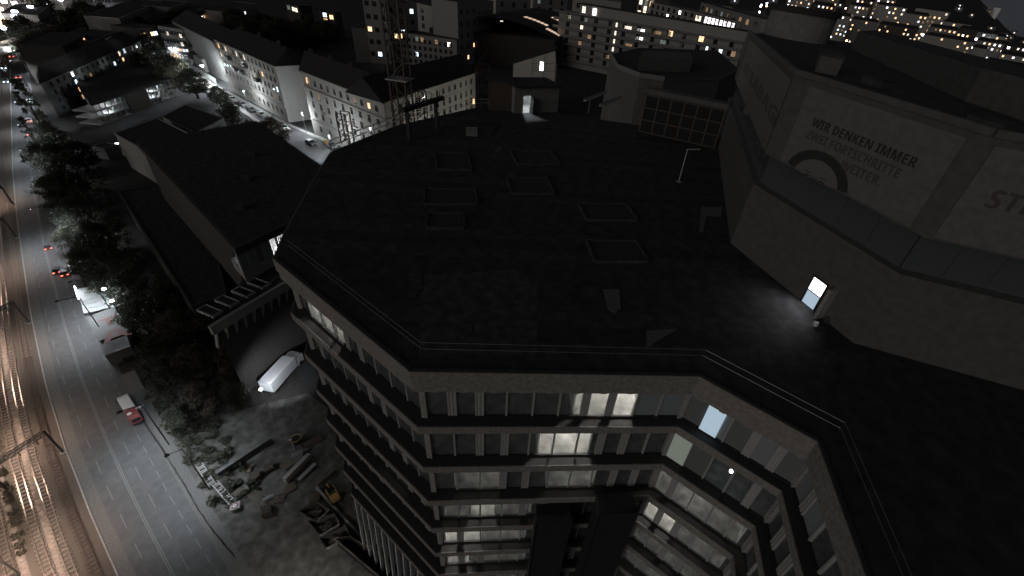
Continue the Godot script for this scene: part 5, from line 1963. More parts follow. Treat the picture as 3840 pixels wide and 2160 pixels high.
# ---------------------------------------------------------------- trees
func crown_mesh(sd: int, r: float, h: float, n: int, leaf: float, tall := false) -> ArrayMesh:
	# clumps of leaves spread through the crown, around the origin at its foot
	var g := RandomNumberGenerator.new()
	g.seed = sd
	var s := st()
	org = Vector3.ZERO
	var clumps := []
	for i in (60 if not tall else 44):
		var an := g.randf() * TAU
		var f := sqrt(g.randf())
		var y := g.randf()
		var wide := sin(PI * clampf(0.12 + y * 0.86, 0, 1)) if not tall else sin(PI * clampf(0.1 + y * 0.85, 0, 1)) * 0.8 + 0.2
		clumps.append(Vector3(cos(an) * f * r * wide, y * h, sin(an) * f * r * wide))
	for i in n:
		var c: Vector3 = clumps[g.randi() % clumps.size()]
		var p := c + Vector3(g.randfn(), g.randfn() * 0.7, g.randfn()) * r * 0.13
		var u := Vector3(g.randfn(), g.randfn() * 0.6, g.randfn()).normalized() * leaf * (0.6 + 0.8 * g.randf())
		var v := u.cross(Vector3(g.randfn(), g.randfn(), g.randfn()).normalized()).normalized() * leaf * 0.6
		quad(s, p - u, p + v, p + u, p - v * 0.7)
	s.generate_normals()
	return s.commit()

func trunk_mesh(sd: int, r: float, h0: float, h: float) -> ArrayMesh:
	var g := RandomNumberGenerator.new()
	g.seed = sd
	org = Vector3.ZERO
	var s := st()
	tube(s, Vector3.ZERO, Vector3(0.1, h0, 0.05), 0.26, 0.18, 8)
	tube(s, Vector3(0.1, h0, 0.05), Vector3(0.0, h0 + h * 0.7, 0), 0.17, 0.04, 7)
	for i in 6:
		var an := TAU * i / 6 + g.randf()
		var y := h0 * 0.9 + h * 0.08 * i
		tube(s, Vector3(0.08, y, 0.04), Vector3(cos(an) * r * 0.7, y + h * 0.3, sin(an) * r * 0.7), 0.09, 0.02, 6)
	s.generate_normals()
	return s.commit()

func trees() -> void:
	var crowns := []
	var trunks := []
	for i in 3:
		crowns.append(crown_mesh(11 + i, 2.6, 4.2, 4200, 0.16))
		trunks.append(trunk_mesh(21 + i, 2.4, 1.6, 4.0))
	var tall := crown_mesh(31, 1.2, 7.2, 3000, 0.14, true)
	var tall_trunk := trunk_mesh(32, 0.8, 0.6, 6.0)
	var mats := [M.leaf_deep, M.leaf, M.leaf_brown]
	# place, size, look, label
	var spots := [
		[Vector2(-159.54, -117.57), 1.9, 3, 0, "tall narrow poplar by the road in front of the slab of flats"],
		[Vector2(-150.34, -107.17), 1.1, 3, 0, "narrow dark tree at the kerb beyond the poplar"],
		[Vector2(-146.89, -108.75), 1.3, 0, 0, "dark round tree just behind the poplar"],
		[Vector2(-136.53, -96.59), 1.2, 1, 1, "roadside tree with grass before it, short of the crossing"],
		[Vector2(-130.2, -95.44), 1.5, 2, 0, "dark tree between poplar and car park"],
		[Vector2(-129.19, -99.57), 1.4, 0, 0, "dark tree below the gatehouse"],
		[Vector2(-119.89, -83.01), 1.1, 1, 0, "kerbside tree farthest up the dark row beside the road"],
		[Vector2(-115.37, -83.13), 1.5, 2, 0, "dark tree behind the kerbside row, far half"],
		[Vector2(-108.68, -74.7), 1.15, 0, 1, "kerbside tree beside the car that drives ahead"],
		[Vector2(-102.33, -73.06), 1.45, 1, 0, "broad dark tree in the middle of the strip by the road"],
		[Vector2(-99.34, -67.29), 1.0, 2, 1, "kerbside tree beside the two cars side by side"],
		[Vector2(-93.1, -66.99), 1.35, 0, 0, "dark tree behind the pale parked car"],
		[Vector2(-90.19, -61.02), 1.0, 1, 1, "kerbside tree overhanging the pale parked car"],
		[Vector2(-84.29, -59.88), 1.25, 2, 0, "dark tree between bus shelter and tram shed"],
		[Vector2(-82.24, -55.38), 0.7, 0, 1, "small greenish tree behind the kerb lamp"],
		[Vector2(-75.95, -54.56), 1.15, 1, 0, "dark tree behind the lit bus shelter"],
		[Vector2(-69.21, -49.59), 1.15, 0, 1, "tree beside the bright lamps in the greenery"],
		[Vector2(-68.39, -54.07), 1.2, 2, 1, "tree at the far end of the tram shed"],
		[Vector2(-61.49, -47.33), 1.25, 1, 2, "big brownish tree, farthest of the large group"],
		[Vector2(-58.6, -49.92), 1.2, 0, 2, "big brownish tree next to the edge beam fins"],
		[Vector2(-61.01, -42.62), 1.0, 2, 1, "tree in the middle of the group above the van"],
		[Vector2(-54.08, -41.77), 1.15, 0, 2, "big brownish tree in the middle of the large group"],
		[Vector2(-50.8, -43.53), 1.0, 1, 2, "brownish tree beside the white flatbed lorry"],
		[Vector2(-55.03, -37.92), 0.95, 1, 1, "tree nearest the pavement behind the plank stack"],
		[Vector2(-48.9, -36.61), 1.0, 2, 2, "brownish tree above the long low wall"],
		[Vector2(-45.43, -37.73), 0.85, 0, 1, "grey green tree at the corner of the low wall and fence"],
		[Vector2(-50.01, -33.66), 0.75, 2, 1, "low tree at the near end of the group by the pavement"],
		[Vector2(-99.01, -130.6), 1.75, 0, 2, "lit street tree before the old tenement"],
		[Vector2(-106.42, -131.18), 1.35, 1, 1, "dark street tree left of the lit one"],
		[Vector2(-121.32, -143), 1.5, 2, 1, "street tree halfway along the side street"],
		[Vector2(-139.99, -161.61), 1.3, 0, 0, "small street tree beside the parked cars"],
		[Vector2(-169.51, -179.6), 1.9, 1, 1, "street tree dark against the glaring hoarding"],
		[Vector2(-164.66, -167.9), 1.7, 2, 2, "yellowish street tree right of the car park"],
		[Vector2(-152.68, -166.58), 1.9, 0, 0, "dark tree before the glaring street lamp"],
		[Vector2(-205.91, -207.54), 2.0, 1, 0, "dark tree at the crossing by the bluish house"],
		[Vector2(-207.92, -217.71), 1.6, 2, 0, "second dark tree at the crossing by the bluish house"]]
	# a wood that reads as one dark mass between the far flats
	for q in spots:
		var at := v3(q[0], 0)
		var o := thing("tree" if q[2] < 3 else "poplar", q[4], "tree", at, "trees along the road and the side street")
		var sc: float = q[1]
		var turn := rng.randf() * TAU
		var t := Transform3D(Basis(Vector3.UP, turn).scaled(Vector3.ONE * sc), Vector3.ZERO)
		if q[2] < 3:
			inst("trunk", trunks[q[2]], t, o).material_override = M.bark
			inst("crown", crowns[q[2]], t.translated_local(Vector3(0, 1.1, 0)), o).material_override = mats[q[3]]
		else:
			inst("trunk", tall_trunk, t, o).material_override = M.bark
			inst("crown", tall, t.translated_local(Vector3(0, 0.5, 0)), o).material_override = mats[q[3]]
	# undergrowth beneath the rows
	var mm := MultiMesh.new()
	mm.transform_format = MultiMesh.TRANSFORM_3D
	org = Vector3.ZERO
	var tuft := leaf_ball(Vector3(0, 0.2, 0), 0.5, 0.3, 40, 0.14, 77)
	tuft.generate_normals()
	mm.mesh = tuft.commit()
	mm.instance_count = 900
	for i in 900:
		var sv := 44.0 + 120.0 * rng.randf()
		var t := along(RIGHT_EDGE, sv) + (1.8 if sv < 78.0 else 0.7) + 9.0 * pow(rng.randf(), 1.3) * (0.5 if sv < 62.0 else 1.0)
		mm.set_instance_transform(i, Transform3D(Basis(Vector3.UP, rng.randf() * TAU).scaled(Vector3.ONE * (0.6 + rng.randf())), rp(sv, t)))
	var mi := MultiMeshInstance3D.new()
	mi.multimesh = mm
	mi.material_override = M.leaf
	mi.name = "undergrowth"
	add_child(mi)
	tag(mi, "low dark undergrowth below the trees beside the road", "undergrowth", "", "stuff")
	mm = MultiMesh.new()
	mm.transform_format = MultiMesh.TRANSFORM_3D
	mm.mesh = crowns[1]
	mm.instance_count = 70
	for i in 70:
		var p := Vector2(-300 + 130 * rng.randf(), -175 - 95 * rng.randf())
		if i > 45: p = Vector2(-225 + 50 * rng.randf(), -260 - 60 * rng.randf())
		mm.set_instance_transform(i, Transform3D(Basis(Vector3.UP, rng.randf() * TAU).scaled(Vector3.ONE * (2.0 + rng.randf() * 1.2)), v3(p, 0.5)))
	mi = MultiMeshInstance3D.new()
	mi.multimesh = mm
	mi.material_override = M.leaf_deep
	mi.name = "distant_wood"
	add_child(mi)
	tag(mi, "dark mass of far trees between the flats at the upper left", "wood", "", "stuff")

# ---------------------------------------------------------------- vehicles
func car_shape(L: float, W: float, H: float) -> ArrayMesh:
	# body with bonnet, cabin and tail, seen from the side, swept across with rounded flanks
	var side := [[-0.5, 0.18, 0.34], [-0.49, 0.3, 0.56], [-0.42, 0.3, 0.62], [-0.34, 0.28, 0.92], [-0.2, 0.24, 1.0], [0.06, 0.24, 0.99], [0.22, 0.28, 0.66], [0.46, 0.3, 0.56], [0.5, 0.2, 0.4]]
	org = Vector3.ZERO
	var s := st()
	for i in side.size() - 1:
		var p: Array = side[i]
		var q: Array = side[i + 1]
		for k in [-1.0, 1.0]:
			var wp0: float = W / 2 * k
			var wp1: float = W / 2 * k * (0.82 if p[2] > 0.7 else 0.96)
			var wq1: float = W / 2 * k * (0.82 if q[2] > 0.7 else 0.96)
			quad(s, Vector3(wp0, H * 0.18, p[0] * -L), Vector3(wp0, H * 0.18, q[0] * -L), Vector3(wp0, H * 0.52, q[0] * -L), Vector3(wp0, H * 0.52, p[0] * -L))
			quad(s, Vector3(wp0, H * 0.52, p[0] * -L), Vector3(wp0, H * 0.52, q[0] * -L), Vector3(wq1, H * maxf(q[2], 0.53), q[0] * -L), Vector3(wp1, H * maxf(p[2], 0.53), p[0] * -L))
		var a0: float = W / 2 * (0.82 if p[2] > 0.7 else 0.96)
		var b0: float = W / 2 * (0.82 if q[2] > 0.7 else 0.96)
		quad(s, Vector3(-a0, H * maxf(p[2], 0.53), p[0] * -L), Vector3(a0, H * maxf(p[2], 0.53), p[0] * -L), Vector3(b0, H * maxf(q[2], 0.53), q[0] * -L), Vector3(-b0, H * maxf(q[2], 0.53), q[0] * -L))
	for e in [0.5, -0.5]:
		quad(s, Vector3(-W / 2, H * 0.18, e * L), Vector3(W / 2, H * 0.18, e * L), Vector3(W * 0.48, H * 0.55, e * L), Vector3(-W * 0.48, H * 0.55, e * L))
	s.generate_normals()
	return s.commit()

func make_car(called: String, label: String, at: Vector3, dirv: Vector3, L: float, paint: Material, lights: int, group: String) -> Node3D:
	# lights: 0 parked, 1 driving away, 2 coming
	var W := L * 0.44
	var H := L * 0.34
	var o := thing(called, label, "car", at, group)
	var f := dirv.normalized()
	o.rotation.y = atan2(-f.x, -f.z)
	org = Vector3.ZERO
	inst("body", car_shape(L, W, H), Transform3D(), o).material_override = paint
	var s := st()
	quad(s, Vector3(-W * 0.37, H * 0.71, -L * 0.212), Vector3(W * 0.37, H * 0.71, -L * 0.212), Vector3(W * 0.36, H * 0.985, -L * 0.075), Vector3(-W * 0.36, H * 0.985, -L * 0.075))
	part("windscreen", s, M.glass_dark, o)
	s = st()
	quad(s, Vector3(-W * 0.37, H * 0.7, L * 0.405), Vector3(W * 0.37, H * 0.7, L * 0.405), Vector3(W * 0.36, H * 0.925, L * 0.345), Vector3(-W * 0.36, H * 0.925, L * 0.345))
	part("rear_window", s, M.glass_dark, o)
	for k in [-1.0, 1.0]:
		s = st()
		quad(s, Vector3(W * 0.478 * k, H * 0.58, -L * 0.16), Vector3(W * 0.478 * k, H * 0.58, L * 0.3), Vector3(W * 0.425 * k, H * 0.92, L * 0.28), Vector3(W * 0.425 * k, H * 0.92, -L * 0.07))
		part("side_window", s, M.glass_dark, o)
		for z in [-0.3, 0.3]:
			s = st()
			tube(s, Vector3(W * 0.36 * k, H * 0.2, L * z), Vector3(W * 0.51 * k, H * 0.2, L * z), H * 0.21, H * 0.21, 12)
			var wh := part("wheel", s, M.rubber, o)
			s = st()
			tube(s, Vector3(W * 0.505 * k, H * 0.2, L * z), Vector3(W * 0.517 * k, H * 0.2, L * z), H * 0.12, H * 0.12, 8)
			part("rim", s, M.steel, wh)
		s = st()
		box(s, Vector3(W * 0.36 * k, H * 0.45, L * 0.505), Vector3(W * 0.26, H * 0.17, L * 0.03))
		part("tail_light", s, M.tail_red if lights == 1 else M.red, o)
		s = st()
		box(s, Vector3(W * 0.35 * k, H * 0.42, -L * 0.503), Vector3(W * 0.24, H * 0.16, L * 0.025))
		part("headlight", s, M.head_white if lights > 0 else M.galvanised, o)
	if lights > 0:
		lamp("spot", at + Vector3(0, H * 0.5, 0) + f * L * 0.6, 1.5 if lights == 1 else 3.0, Color(0.85, 0.93, 1.0), 0.12, f + Vector3(0, -0.12, 0), 32.0)
	return o

func vehicles() -> void:
	var cars := [
		[123.4, -14.35, 1, "car_dark", "dark car driving away alone with both tail lights glowing"],
		[112.9, -14.0, 1, "car_dark", "left of two dark cars driving away side by side"],
		[111.2, -13.05, 1, "car_dark", "right of two dark cars driving away side by side, near the trees"],
		[197.9, -12.6, 1, "car_grey", "grey car braking short of the crossing, next to the kerb"],
		[211.0, -12.3, 1, "car_white", "pale car just beyond the crossing, seen from behind"],
		[252.8, -12.0, 1, "car_dark", "car with red lights halfway between crossing and bridge"],
		[268.0, -11.9, 1, "car_grey", "car with red lights second beyond the crossing, nearer the bridge"],
		[262.0, -15.2, 2, "car_grey", "oncoming car with glaring headlights, nearer of two"],
		[284.0, -15.0, 2, "car_grey", "oncoming car with glaring headlights, farther of two"],
		[305.0, -12.2, 1, "car_dark", "first car of the red lit queue under the bridge"],
		[318.0, -11.4, 1, "car_grey", "second car of the red lit queue under the bridge"],
		[322.0, -13.2, 1, "car_dark", "third car of the red lit queue under the bridge"],
		[336.0, -12.0, 1, "car_grey", "last car of the red lit queue beyond the bridge"]]
	for q in cars:
		var p := rp(q[0], q[1], 0.03)
		var d := rp(q[0] + 2, along(MIDDLE, q[0] + 2)) - rp(q[0] - 2, along(MIDDLE, q[0] - 2))
		make_car("car", q[4], p, -d if q[2] == 2 else d, 2.5 if q[0] < 150.0 else 3.2, M[q[3]], q[2], "cars on the main road")
	var pd := rp(114.0, -11.8) - rp(110.0, -11.6)
	make_car("car", "pale parked car half under the trees at the kerb", rp(112.0, -11.6, 0.03), pd, 3.0, M.car_white, 0, "cars parked at the kerb")
	make_car("car", "dark parked car beyond the trees near the crossing", rp(171.0, -12.25, 0.03), pd, 2.8, M.car_dark, 0, "cars parked at the kerb")
	make_car("car", "pale parked car at the kerb far up beside the poplar", rp(233.0, -10.9, 0.03), pd, 3.2, M.car_white, 0, "cars parked at the kerb")
	# parked along the side street
	var sd := v3(Vector2(-122.07, -160.18) - Vector2(-150.01, -177.76), 0)
	var st_cars := [[Vector2(-147.65, -173.53), "car_grey", "grey parked car, farthest of the row before the old tenement"], [Vector2(-141.69, -170.01), "car_white", "pale parked car, second of the row before the old tenement"], [Vector2(-134.72, -165.63), "car_grey", "grey parked car, third of the row before the old tenement"], [Vector2(-128.33, -161.26), "car_dark", "dark parked car, fourth of the row before the old tenement"], [Vector2(-122.28, -157.78), "car_white", "white parked car, last of the row, beside the lit tree"], [Vector2(-107.7, -148.1), "car_white", "white parked car right of the lit tree"], [Vector2(-92.72, -138.43), "car_dark", "dark car before the door of the white corner building"], [Vector2(-86.21, -138.65), "car_grey", "grey car at the roof corner beside the yellow sign"], [Vector2(-127.07, -151.44), "car_white", "pale car on the shady side of the street under the trees"]]
	for q in st_cars:
		make_car("car", q[2], v3(q[0], 0.03), sd, 4.4, M[q[1]], 0, "cars parked in the side street")
	var sg := thing("yellow_sign", "small yellow road works sign on a post at the roof corner", "sign", v3(Vector2(-86.26, -136.43), 0))
	var s := st()
	tube(s, sg.position, sg.position + Vector3(0, 2.4, 0), 0.06, 0.06, 6)
	part("post", s, M.galvanised, sg)
	s = st()
	box(s, sg.position + Vector3(0, 2.6, 0.05), Vector3(1.6, 1.3, 0.08), -0.4)
	part("board", s, M.yellow, sg)
	# white delivery van with the red rear
	var vp := rp(67.3, -10.15, 0.03)
	var van := thing("delivery_van", "white delivery van with a red rear roof and round emblem, parked at the kerb", "van", vp)
	var vd := (rp(72.0, -10.75) - rp(63.0, -9.75)).normalized()
	van.rotation.y = atan2(-vd.x, -vd.z)
	org = Vector3.ZERO
	var L := 6.4
	var W := 1.25
	s = st()
	var prof := [[-3.2, 0.35], [-3.15, 0.75], [-2.5, 0.95], [-1.95, 1.5], [-1.6, 1.62], [1.1, 1.62]]
	for i in prof.size() - 1:
		for k in [-1.0, 1.0]:
			quad(s, Vector3(W / 2 * k, 0.25, prof[i][0]), Vector3(W / 2 * k, 0.25, prof[i + 1][0]), Vector3(W / 2 * k * 0.94, prof[i + 1][1], prof[i + 1][0]), Vector3(W / 2 * k * 0.94, prof[i][1], prof[i][0]))
		quad(s, Vector3(-W * 0.47, prof[i][1], prof[i][0]), Vector3(W * 0.47, prof[i][1], prof[i][0]), Vector3(W * 0.47, prof[i + 1][1], prof[i + 1][0]), Vector3(-W * 0.47, prof[i + 1][1], prof[i + 1][0]))
	part("body", s, M.white_paint, van)
	s = st()
	var rear := [[1.1, 1.62], [2.85, 1.6], [3.05, 1.45], [3.2, 0.4]]
	for i in rear.size() - 1:
		for k in [-1.0, 1.0]:
			quad(s, Vector3(W / 2 * k, 0.25, rear[i][0]), Vector3(W / 2 * k, 0.25, rear[i + 1][0]), Vector3(W / 2 * k * 0.94, rear[i + 1][1], rear[i + 1][0]), Vector3(W / 2 * k * 0.94, rear[i][1], rear[i][0]))
		quad(s, Vector3(-W * 0.47, rear[i][1], rear[i][0]), Vector3(W * 0.47, rear[i][1], rear[i][0]), Vector3(W * 0.47, rear[i + 1][1], rear[i + 1][0]), Vector3(-W * 0.47, rear[i + 1][1], rear[i + 1][0]))
	part("rear_body", s, M.red, van)
	s = st()
	quad(s, Vector3(-W * 0.44, 0.98, -2.52), Vector3(W * 0.44, 0.98, -2.52), Vector3(W * 0.43, 1.48, -2.0), Vector3(-W * 0.43, 1.48, -2.0))
	part("windscreen", s, M.glass_dark, van)
	s = st()
	tube(s, Vector3(-0.26, 1.60, 2.1), Vector3(-0.26, 1.635, 2.1), 0.26, 0.26, 20)
	part("emblem", s, M.white_paint, van)
	text(van, "lettering", "dpd", 0.34, van.position + Vector3(0.5, 1.63, 1.7), Basis(Vector3(0, 0, -1), Vector3(-1, 0, 0), Vector3(0, 1, 0)) * Basis(Vector3.BACK, -PI / 2), M.white_paint, 1.0)
	s = st()
	box(s, Vector3(0, 0.42, 3.22), Vector3(W * 0.96, 0.2, 0.1))
	part("bumper", s, M.dark_steel, van)
	s = st()
	box(s, Vector3(0, 1.0, 3.17), Vector3(W * 0.7, 0.5, 0.03))
	part("rear_window", s, M.glass_dark, van)
	for k in [-1.0, 1.0]:
		for z in [-2.2, 2.1]:
			s = st()
			tube(s, Vector3(W * 0.38 * k, 0.28, z), Vector3(W * 0.51 * k, 0.28, z), 0.28, 0.28, 14)
			part("wheel", s, M.rubber, van)
		s = st()
		box(s, Vector3(W * 0.6 * k, 0.95, -2.1), Vector3(0.16, 0.2, 0.08))
		part("mirror", s, M.dark_steel, van)
		s = st()
		box(s, Vector3(W * 0.43 * k, 0.75, 3.2), Vector3(0.08, 0.3, 0.06))
		part("tail_light", s, M.red, van)
	# white lorry under a work light
	var t0 := v3(Vector2(-43.18, -39.38), 0)
	var t1 := v3(Vector2(-42.83, -49.37), 0)
	var td := (t1 - t0).normalized()
	var lo := thing("flatbed_lorry", "white lorry in the glare of a work light beside the office block", "lorry", (t0 + t1) / 2)
	lo.rotation.y = atan2(-td.x, -td.z)
	org = Vector3.ZERO
	s = st()
	box(s, Vector3(0, 1.6, 0.8), Vector3(2.0, 1.9, 5.6))
	part("box_body", s, M.white_paint, lo)
	s = st()
	box(s, Vector3(0, 1.15, -3.0), Vector3(1.9, 1.6, 1.5))
	box(s, Vector3(0, 2.1, -2.75), Vector3(1.7, 0.4, 0.9))
	part("cab", s, M.white_paint, lo)
	s = st()
	box(s, Vector3(0, 1.5, -3.76), Vector3(1.6, 0.6, 0.03))
	part("windscreen", s, M.glass_dark, lo)
	s = st()
	box(s, Vector3(0, 0.5, 0.2), Vector3(1.0, 0.25, 7.0))
	part("chassis", s, M.dark_steel, lo)
	for k in [-1.0, 1.0]:
		for z in [-2.9, 1.6, 2.7]:
			s = st()
			tube(s, Vector3(0.72 * k, 0.42, z), Vector3(0.98 * k, 0.42, z), 0.42, 0.42, 14)
			part("wheel", s, M.rubber, lo)
	var fl := v3(Vector2(-40.51, -37.42), 0)
	var fo := thing("work_light", "bright work light on a stand that lights the white lorry", "lamp", fl)
	s = st()
	tube(s, fl, fl + Vector3(0, 5.4, 0), 0.06, 0.05, 6)
	part("stand", s, M.galvanised, fo)
	s = st()
	box(s, fl + Vector3(0, 5.5, 0), Vector3(0.3, 0.22, 0.3))
	part("lamp_head", s, M.lamp_white, fo)
	lamp("spot", fl + Vector3(0.0, 5.3, -0.2), 55.0, Color(0.93, 0.96, 1.0), 0.2, (t0 + t1) / 2 + Vector3(0, 1, 0) - fl - Vector3(0, 5.4, 0), 55.0)

# ---------------------------------------------------------------- the building yard and the pavement
func site() -> void:
	var s: SurfaceTool
	# open skips
	var sk := [
		[[Vector2(-28.64, -24.58), Vector2(-26.01, -23.63), Vector2(-25.32, -25.24), Vector2(-27.42, -26.03)], "open skip with mixed rubble, farthest of the three"],
		[[Vector2(-27.03, -23.6), Vector2(-24.83, -22.26), Vector2(-23.27, -23.83), Vector2(-24.53, -24.86)], "open skip with dark rubble, middle of the three"],
		[[Vector2(-24.7, -21.98), Vector2(-23.41, -20.99), Vector2(-21.43, -22.74), Vector2(-22.54, -23.69)], "open skip with pale rim, nearest of the three"]]
	for q in sk:
		var c := Vector2.ZERO
		for p in q[0]: c += p / 4.0
		var o := thing("skip", q[1], "skip", v3(c, 0), "open skips beside the office block")
		for i in 4:
			var a: Vector2 = q[0][i]
			var b: Vector2 = q[0][(i + 1) % 4]
			s = st()
			var ia := a.lerp(c, 0.16)
			var ib := b.lerp(c, 0.16)
			quad(s, v3(ia, 0.05), v3(ib, 0.05), v3(b, 0.9), v3(a, 0.9))
			bar(s, v3(a, 0.92), v3(b, 0.92), 0.1)
			part("side", s, M.skip_paint if i != 1 else M.pale_concrete, o)
		s = st()
		var ip := PackedVector2Array()
		for p in q[0]: ip.append(p.lerp(c, 0.17))
		prism(s, ip, 0.02, 0.06)
		part("bottom", s, M.skip_paint, o)
		s = st()
		for i in 26:
			var p: Vector2 = q[0][0].lerp(q[0][1], rng.randf_range(0.2, 0.8)).lerp(q[0][3].lerp(q[0][2], rng.randf_range(0.2, 0.8)), rng.randf_range(0.2, 0.8))
			box(s, v3(p, 0.2 + 0.35 * rng.randf()), Vector3(0.35, 0.2, 0.3) * (0.5 + rng.randf()), rng.randf() * 3.0)
		var rb := part("rubble", s, M.rubble, o)
		tag(rb, "", "", "", "stuff")
	# long dark roll-off container with a pale rim
	var cq := [Vector2(-22.88, -21.99), Vector2(-15.46, -18.55), Vector2(-15.31, -20.17), Vector2(-21.31, -22.51)]
	var cc := Vector2.ZERO
	for p in cq: cc += p / 4.0
	var co := thing("long_container", "long dark open container with a pale front edge beside the skips", "container", v3(cc, 0))
	for i in 4:
		s = st()
		var a: Vector2 = cq[i]
		var b: Vector2 = cq[(i + 1) % 4]
		bar(s, v3(a, 0.65), v3(b, 0.65), 0.08, 1.3)
		part("side", s, M.dark_steel, co)
		s = st()
		bar(s, v3(a, 1.33), v3(b, 1.33), 0.14, 0.08)
		part("rim", s, M.print_skin if i == 0 else M.board_brown, co)
		for k in 6:
			s = st()
			var f := (k + 0.5) / 6.0
			var out := (a.lerp(b, f) - cc).normalized() * 0.07
			box(s, v3(a.lerp(b, f) + out, 0.6), Vector3(0.08, 1.16, 0.08), 0.6)
			part("rib", s, M.dark_steel, co)
	s = st()
	sheet(s, PackedVector2Array(cq), 0.25)
	part("bottom", s, M.netting, co)
	# low kerb wall along the trench by the building
	var kw := thing("trench_wall", "low concrete wall between the yard and the foot of the office block", "wall", v3(Vector2(-21.58, -23.7), 0))
	for q in [[Vector2(-28.57, -27.95), Vector2(-21.58, -23.7)], [Vector2(-21.58, -23.7), Vector2(-14.41, -19.61)]]:
		s = st()
		bar(s, v3(q[0], 0.2), v3(q[1], 0.2), 0.25, 0.4)
		part("wall_section", s, M.pale_concrete, kw)
	# yellow cab of a small digger
	var dp := v3(Vector2(-25.71, -26.97), 0)
	var dg := thing("mini_digger", "small yellow digger with an open dark cab roof between trench wall and office block", "digger", dp)
	var tb := Basis(Vector3.UP, 0.9)
	s = st()
	obox(s, dp + Vector3(0, 0.75, 0) + tb.z * 0.25, tb.x * 0.5, Vector3(0, 0.3, 0), tb.z * 0.4)
	part("body", s, M.yellow, dg)
	for x in [-0.45, 0.45]:
		for z in [-0.75, -0.1]:
			s = st()
			tube(s, dp + tb.x * x + tb.z * z + Vector3(0, 0.5, 0), dp + tb.x * x + tb.z * z + Vector3(0, 1.75, 0), 0.05, 0.05, 6)
			part("cab_post", s, M.yellow, dg)
		s = st()
		bar(s, dp + tb.x * x + tb.z * -0.8 + Vector3(0, 1.78, 0), dp + tb.x * x + tb.z * -0.05 + Vector3(0, 1.78, 0), 0.08)
		part("roof_rail", s, M.yellow, dg)
		s = st()
		obox(s, dp + tb.x * x + Vector3(0, 0.22, 0), tb.x * 0.16, Vector3(0, 0.2, 0), tb.z * 0.8)
		part("track", s, M.rubber, dg)
	s = st()
	obox(s, dp + tb.z * -0.43 + Vector3(0, 1.74, 0), tb.x * 0.42, Vector3(0, 0.02, 0), tb.z * 0.34)
	part("roof_glass", s, M.glass_dark, dg)
	s = st()
	bar(s, dp - tb.z * 0.8 + Vector3(0, 0.8, 0), dp - tb.z * 1.6 + Vector3(0, 1.5, 0), 0.16)
	bar(s, dp - tb.z * 1.6 + Vector3(0, 1.5, 0), dp - tb.z * 2.2 + Vector3(0, 0.4, 0), 0.13)
	part("boom", s, M.yellow, dg)
	s = st()
	obox(s, dp - tb.z * 2.25 + Vector3(0, 0.25, 0), tb.x * 0.25, Vector3(0, 0.2, 0), tb.z * 0.15)
	part("bucket", s, M.dark_steel, dg)
	# beams, planks, pipes and girders stacked about
	var bars := [
		[Vector3(-32.68, 0.5, -28.11), Vector3(-31.69, 0.5, -31.87), 0.55, 0.9, "pale_concrete", "precast_beam", "long pale precast beam lying in the yard", 1],
		[Vector3(-28.71, 0.2, -28.39), Vector3(-27.74, 0.2, -30.34), 0.4, 0.4, "timber", "timber_baulk", "brownish timber baulk near the yellow digger", 1],
		[Vector3(-31.26, 0.3, -28.52), Vector3(-30.45, 0.3, -31.01), 0.08, 0.08, "galvanised", "girder_bundle", "bundle of thin lattice girders beside the pale precast beam", 4],
		[Vector3(-33.26, 0.3, -33.22), Vector3(-31.81, 0.3, -34.93), 0.1, 0.1, "timber", "pipe_stack", "stack of long pipes at the foot of the left facade", 7],
		[Vector3(-35.83, 0.2, -26.15), Vector3(-32.29, 0.2, -24.93), 0.22, 0.1, "timber", "plank_pile", "fanned pile of planks at the edge of the pit", 3],
		[Vector3(-33.82, 0.3, -25.45), Vector3(-32.98, 0.3, -26.26), 0.1, 0.1, "galvanised", "tube_bundle", "few pale tubes lying across the fanned planks", 3],
		[Vector3(-52.18, 0.25, -33.44), Vector3(-50.34, 0.25, -32.37), 0.14, 0.1, "timber", "board_stack", "small stack of yellowish boards in the grass beside the pavement", 4]]
	for q in bars:
		var o := thing(q[5], q[6], "building material", v3(v2((q[0] + q[1]) / 2), 0))
		var d: Vector3 = (q[1] - q[0]).normalized()
		var side := d.cross(Vector3.UP)
		for i in q[7]:
			s = st()
			var sh: Vector3 = side * (i - (q[7] - 1) / 2.0) * q[2] * 1.6
			var fan: Vector3 = side * (i - 1) * 0.5 if q[5] == "plank_pile" else Vector3.ZERO
			bar(s, q[0] + sh, q[1] + sh + fan, q[2], q[3])
			part("piece" if q[7] > 1 else "length", s, M[q[4]], o)
		if q[7] == 1:
			for f in [0.15, 0.85]:
				s = st()
				bar(s, q[0].lerp(q[1], f) - side * 0.5 - Vector3(0, q[3] / 2 + 0.06, 0), q[0].lerp(q[1], f) + side * 0.5 - Vector3(0, q[3] / 2 + 0.06, 0), 0.1)
				part("bearer", s, M.timber, o)
	# timber pallets and blocks strewn over the dark yard
	var pn := 0
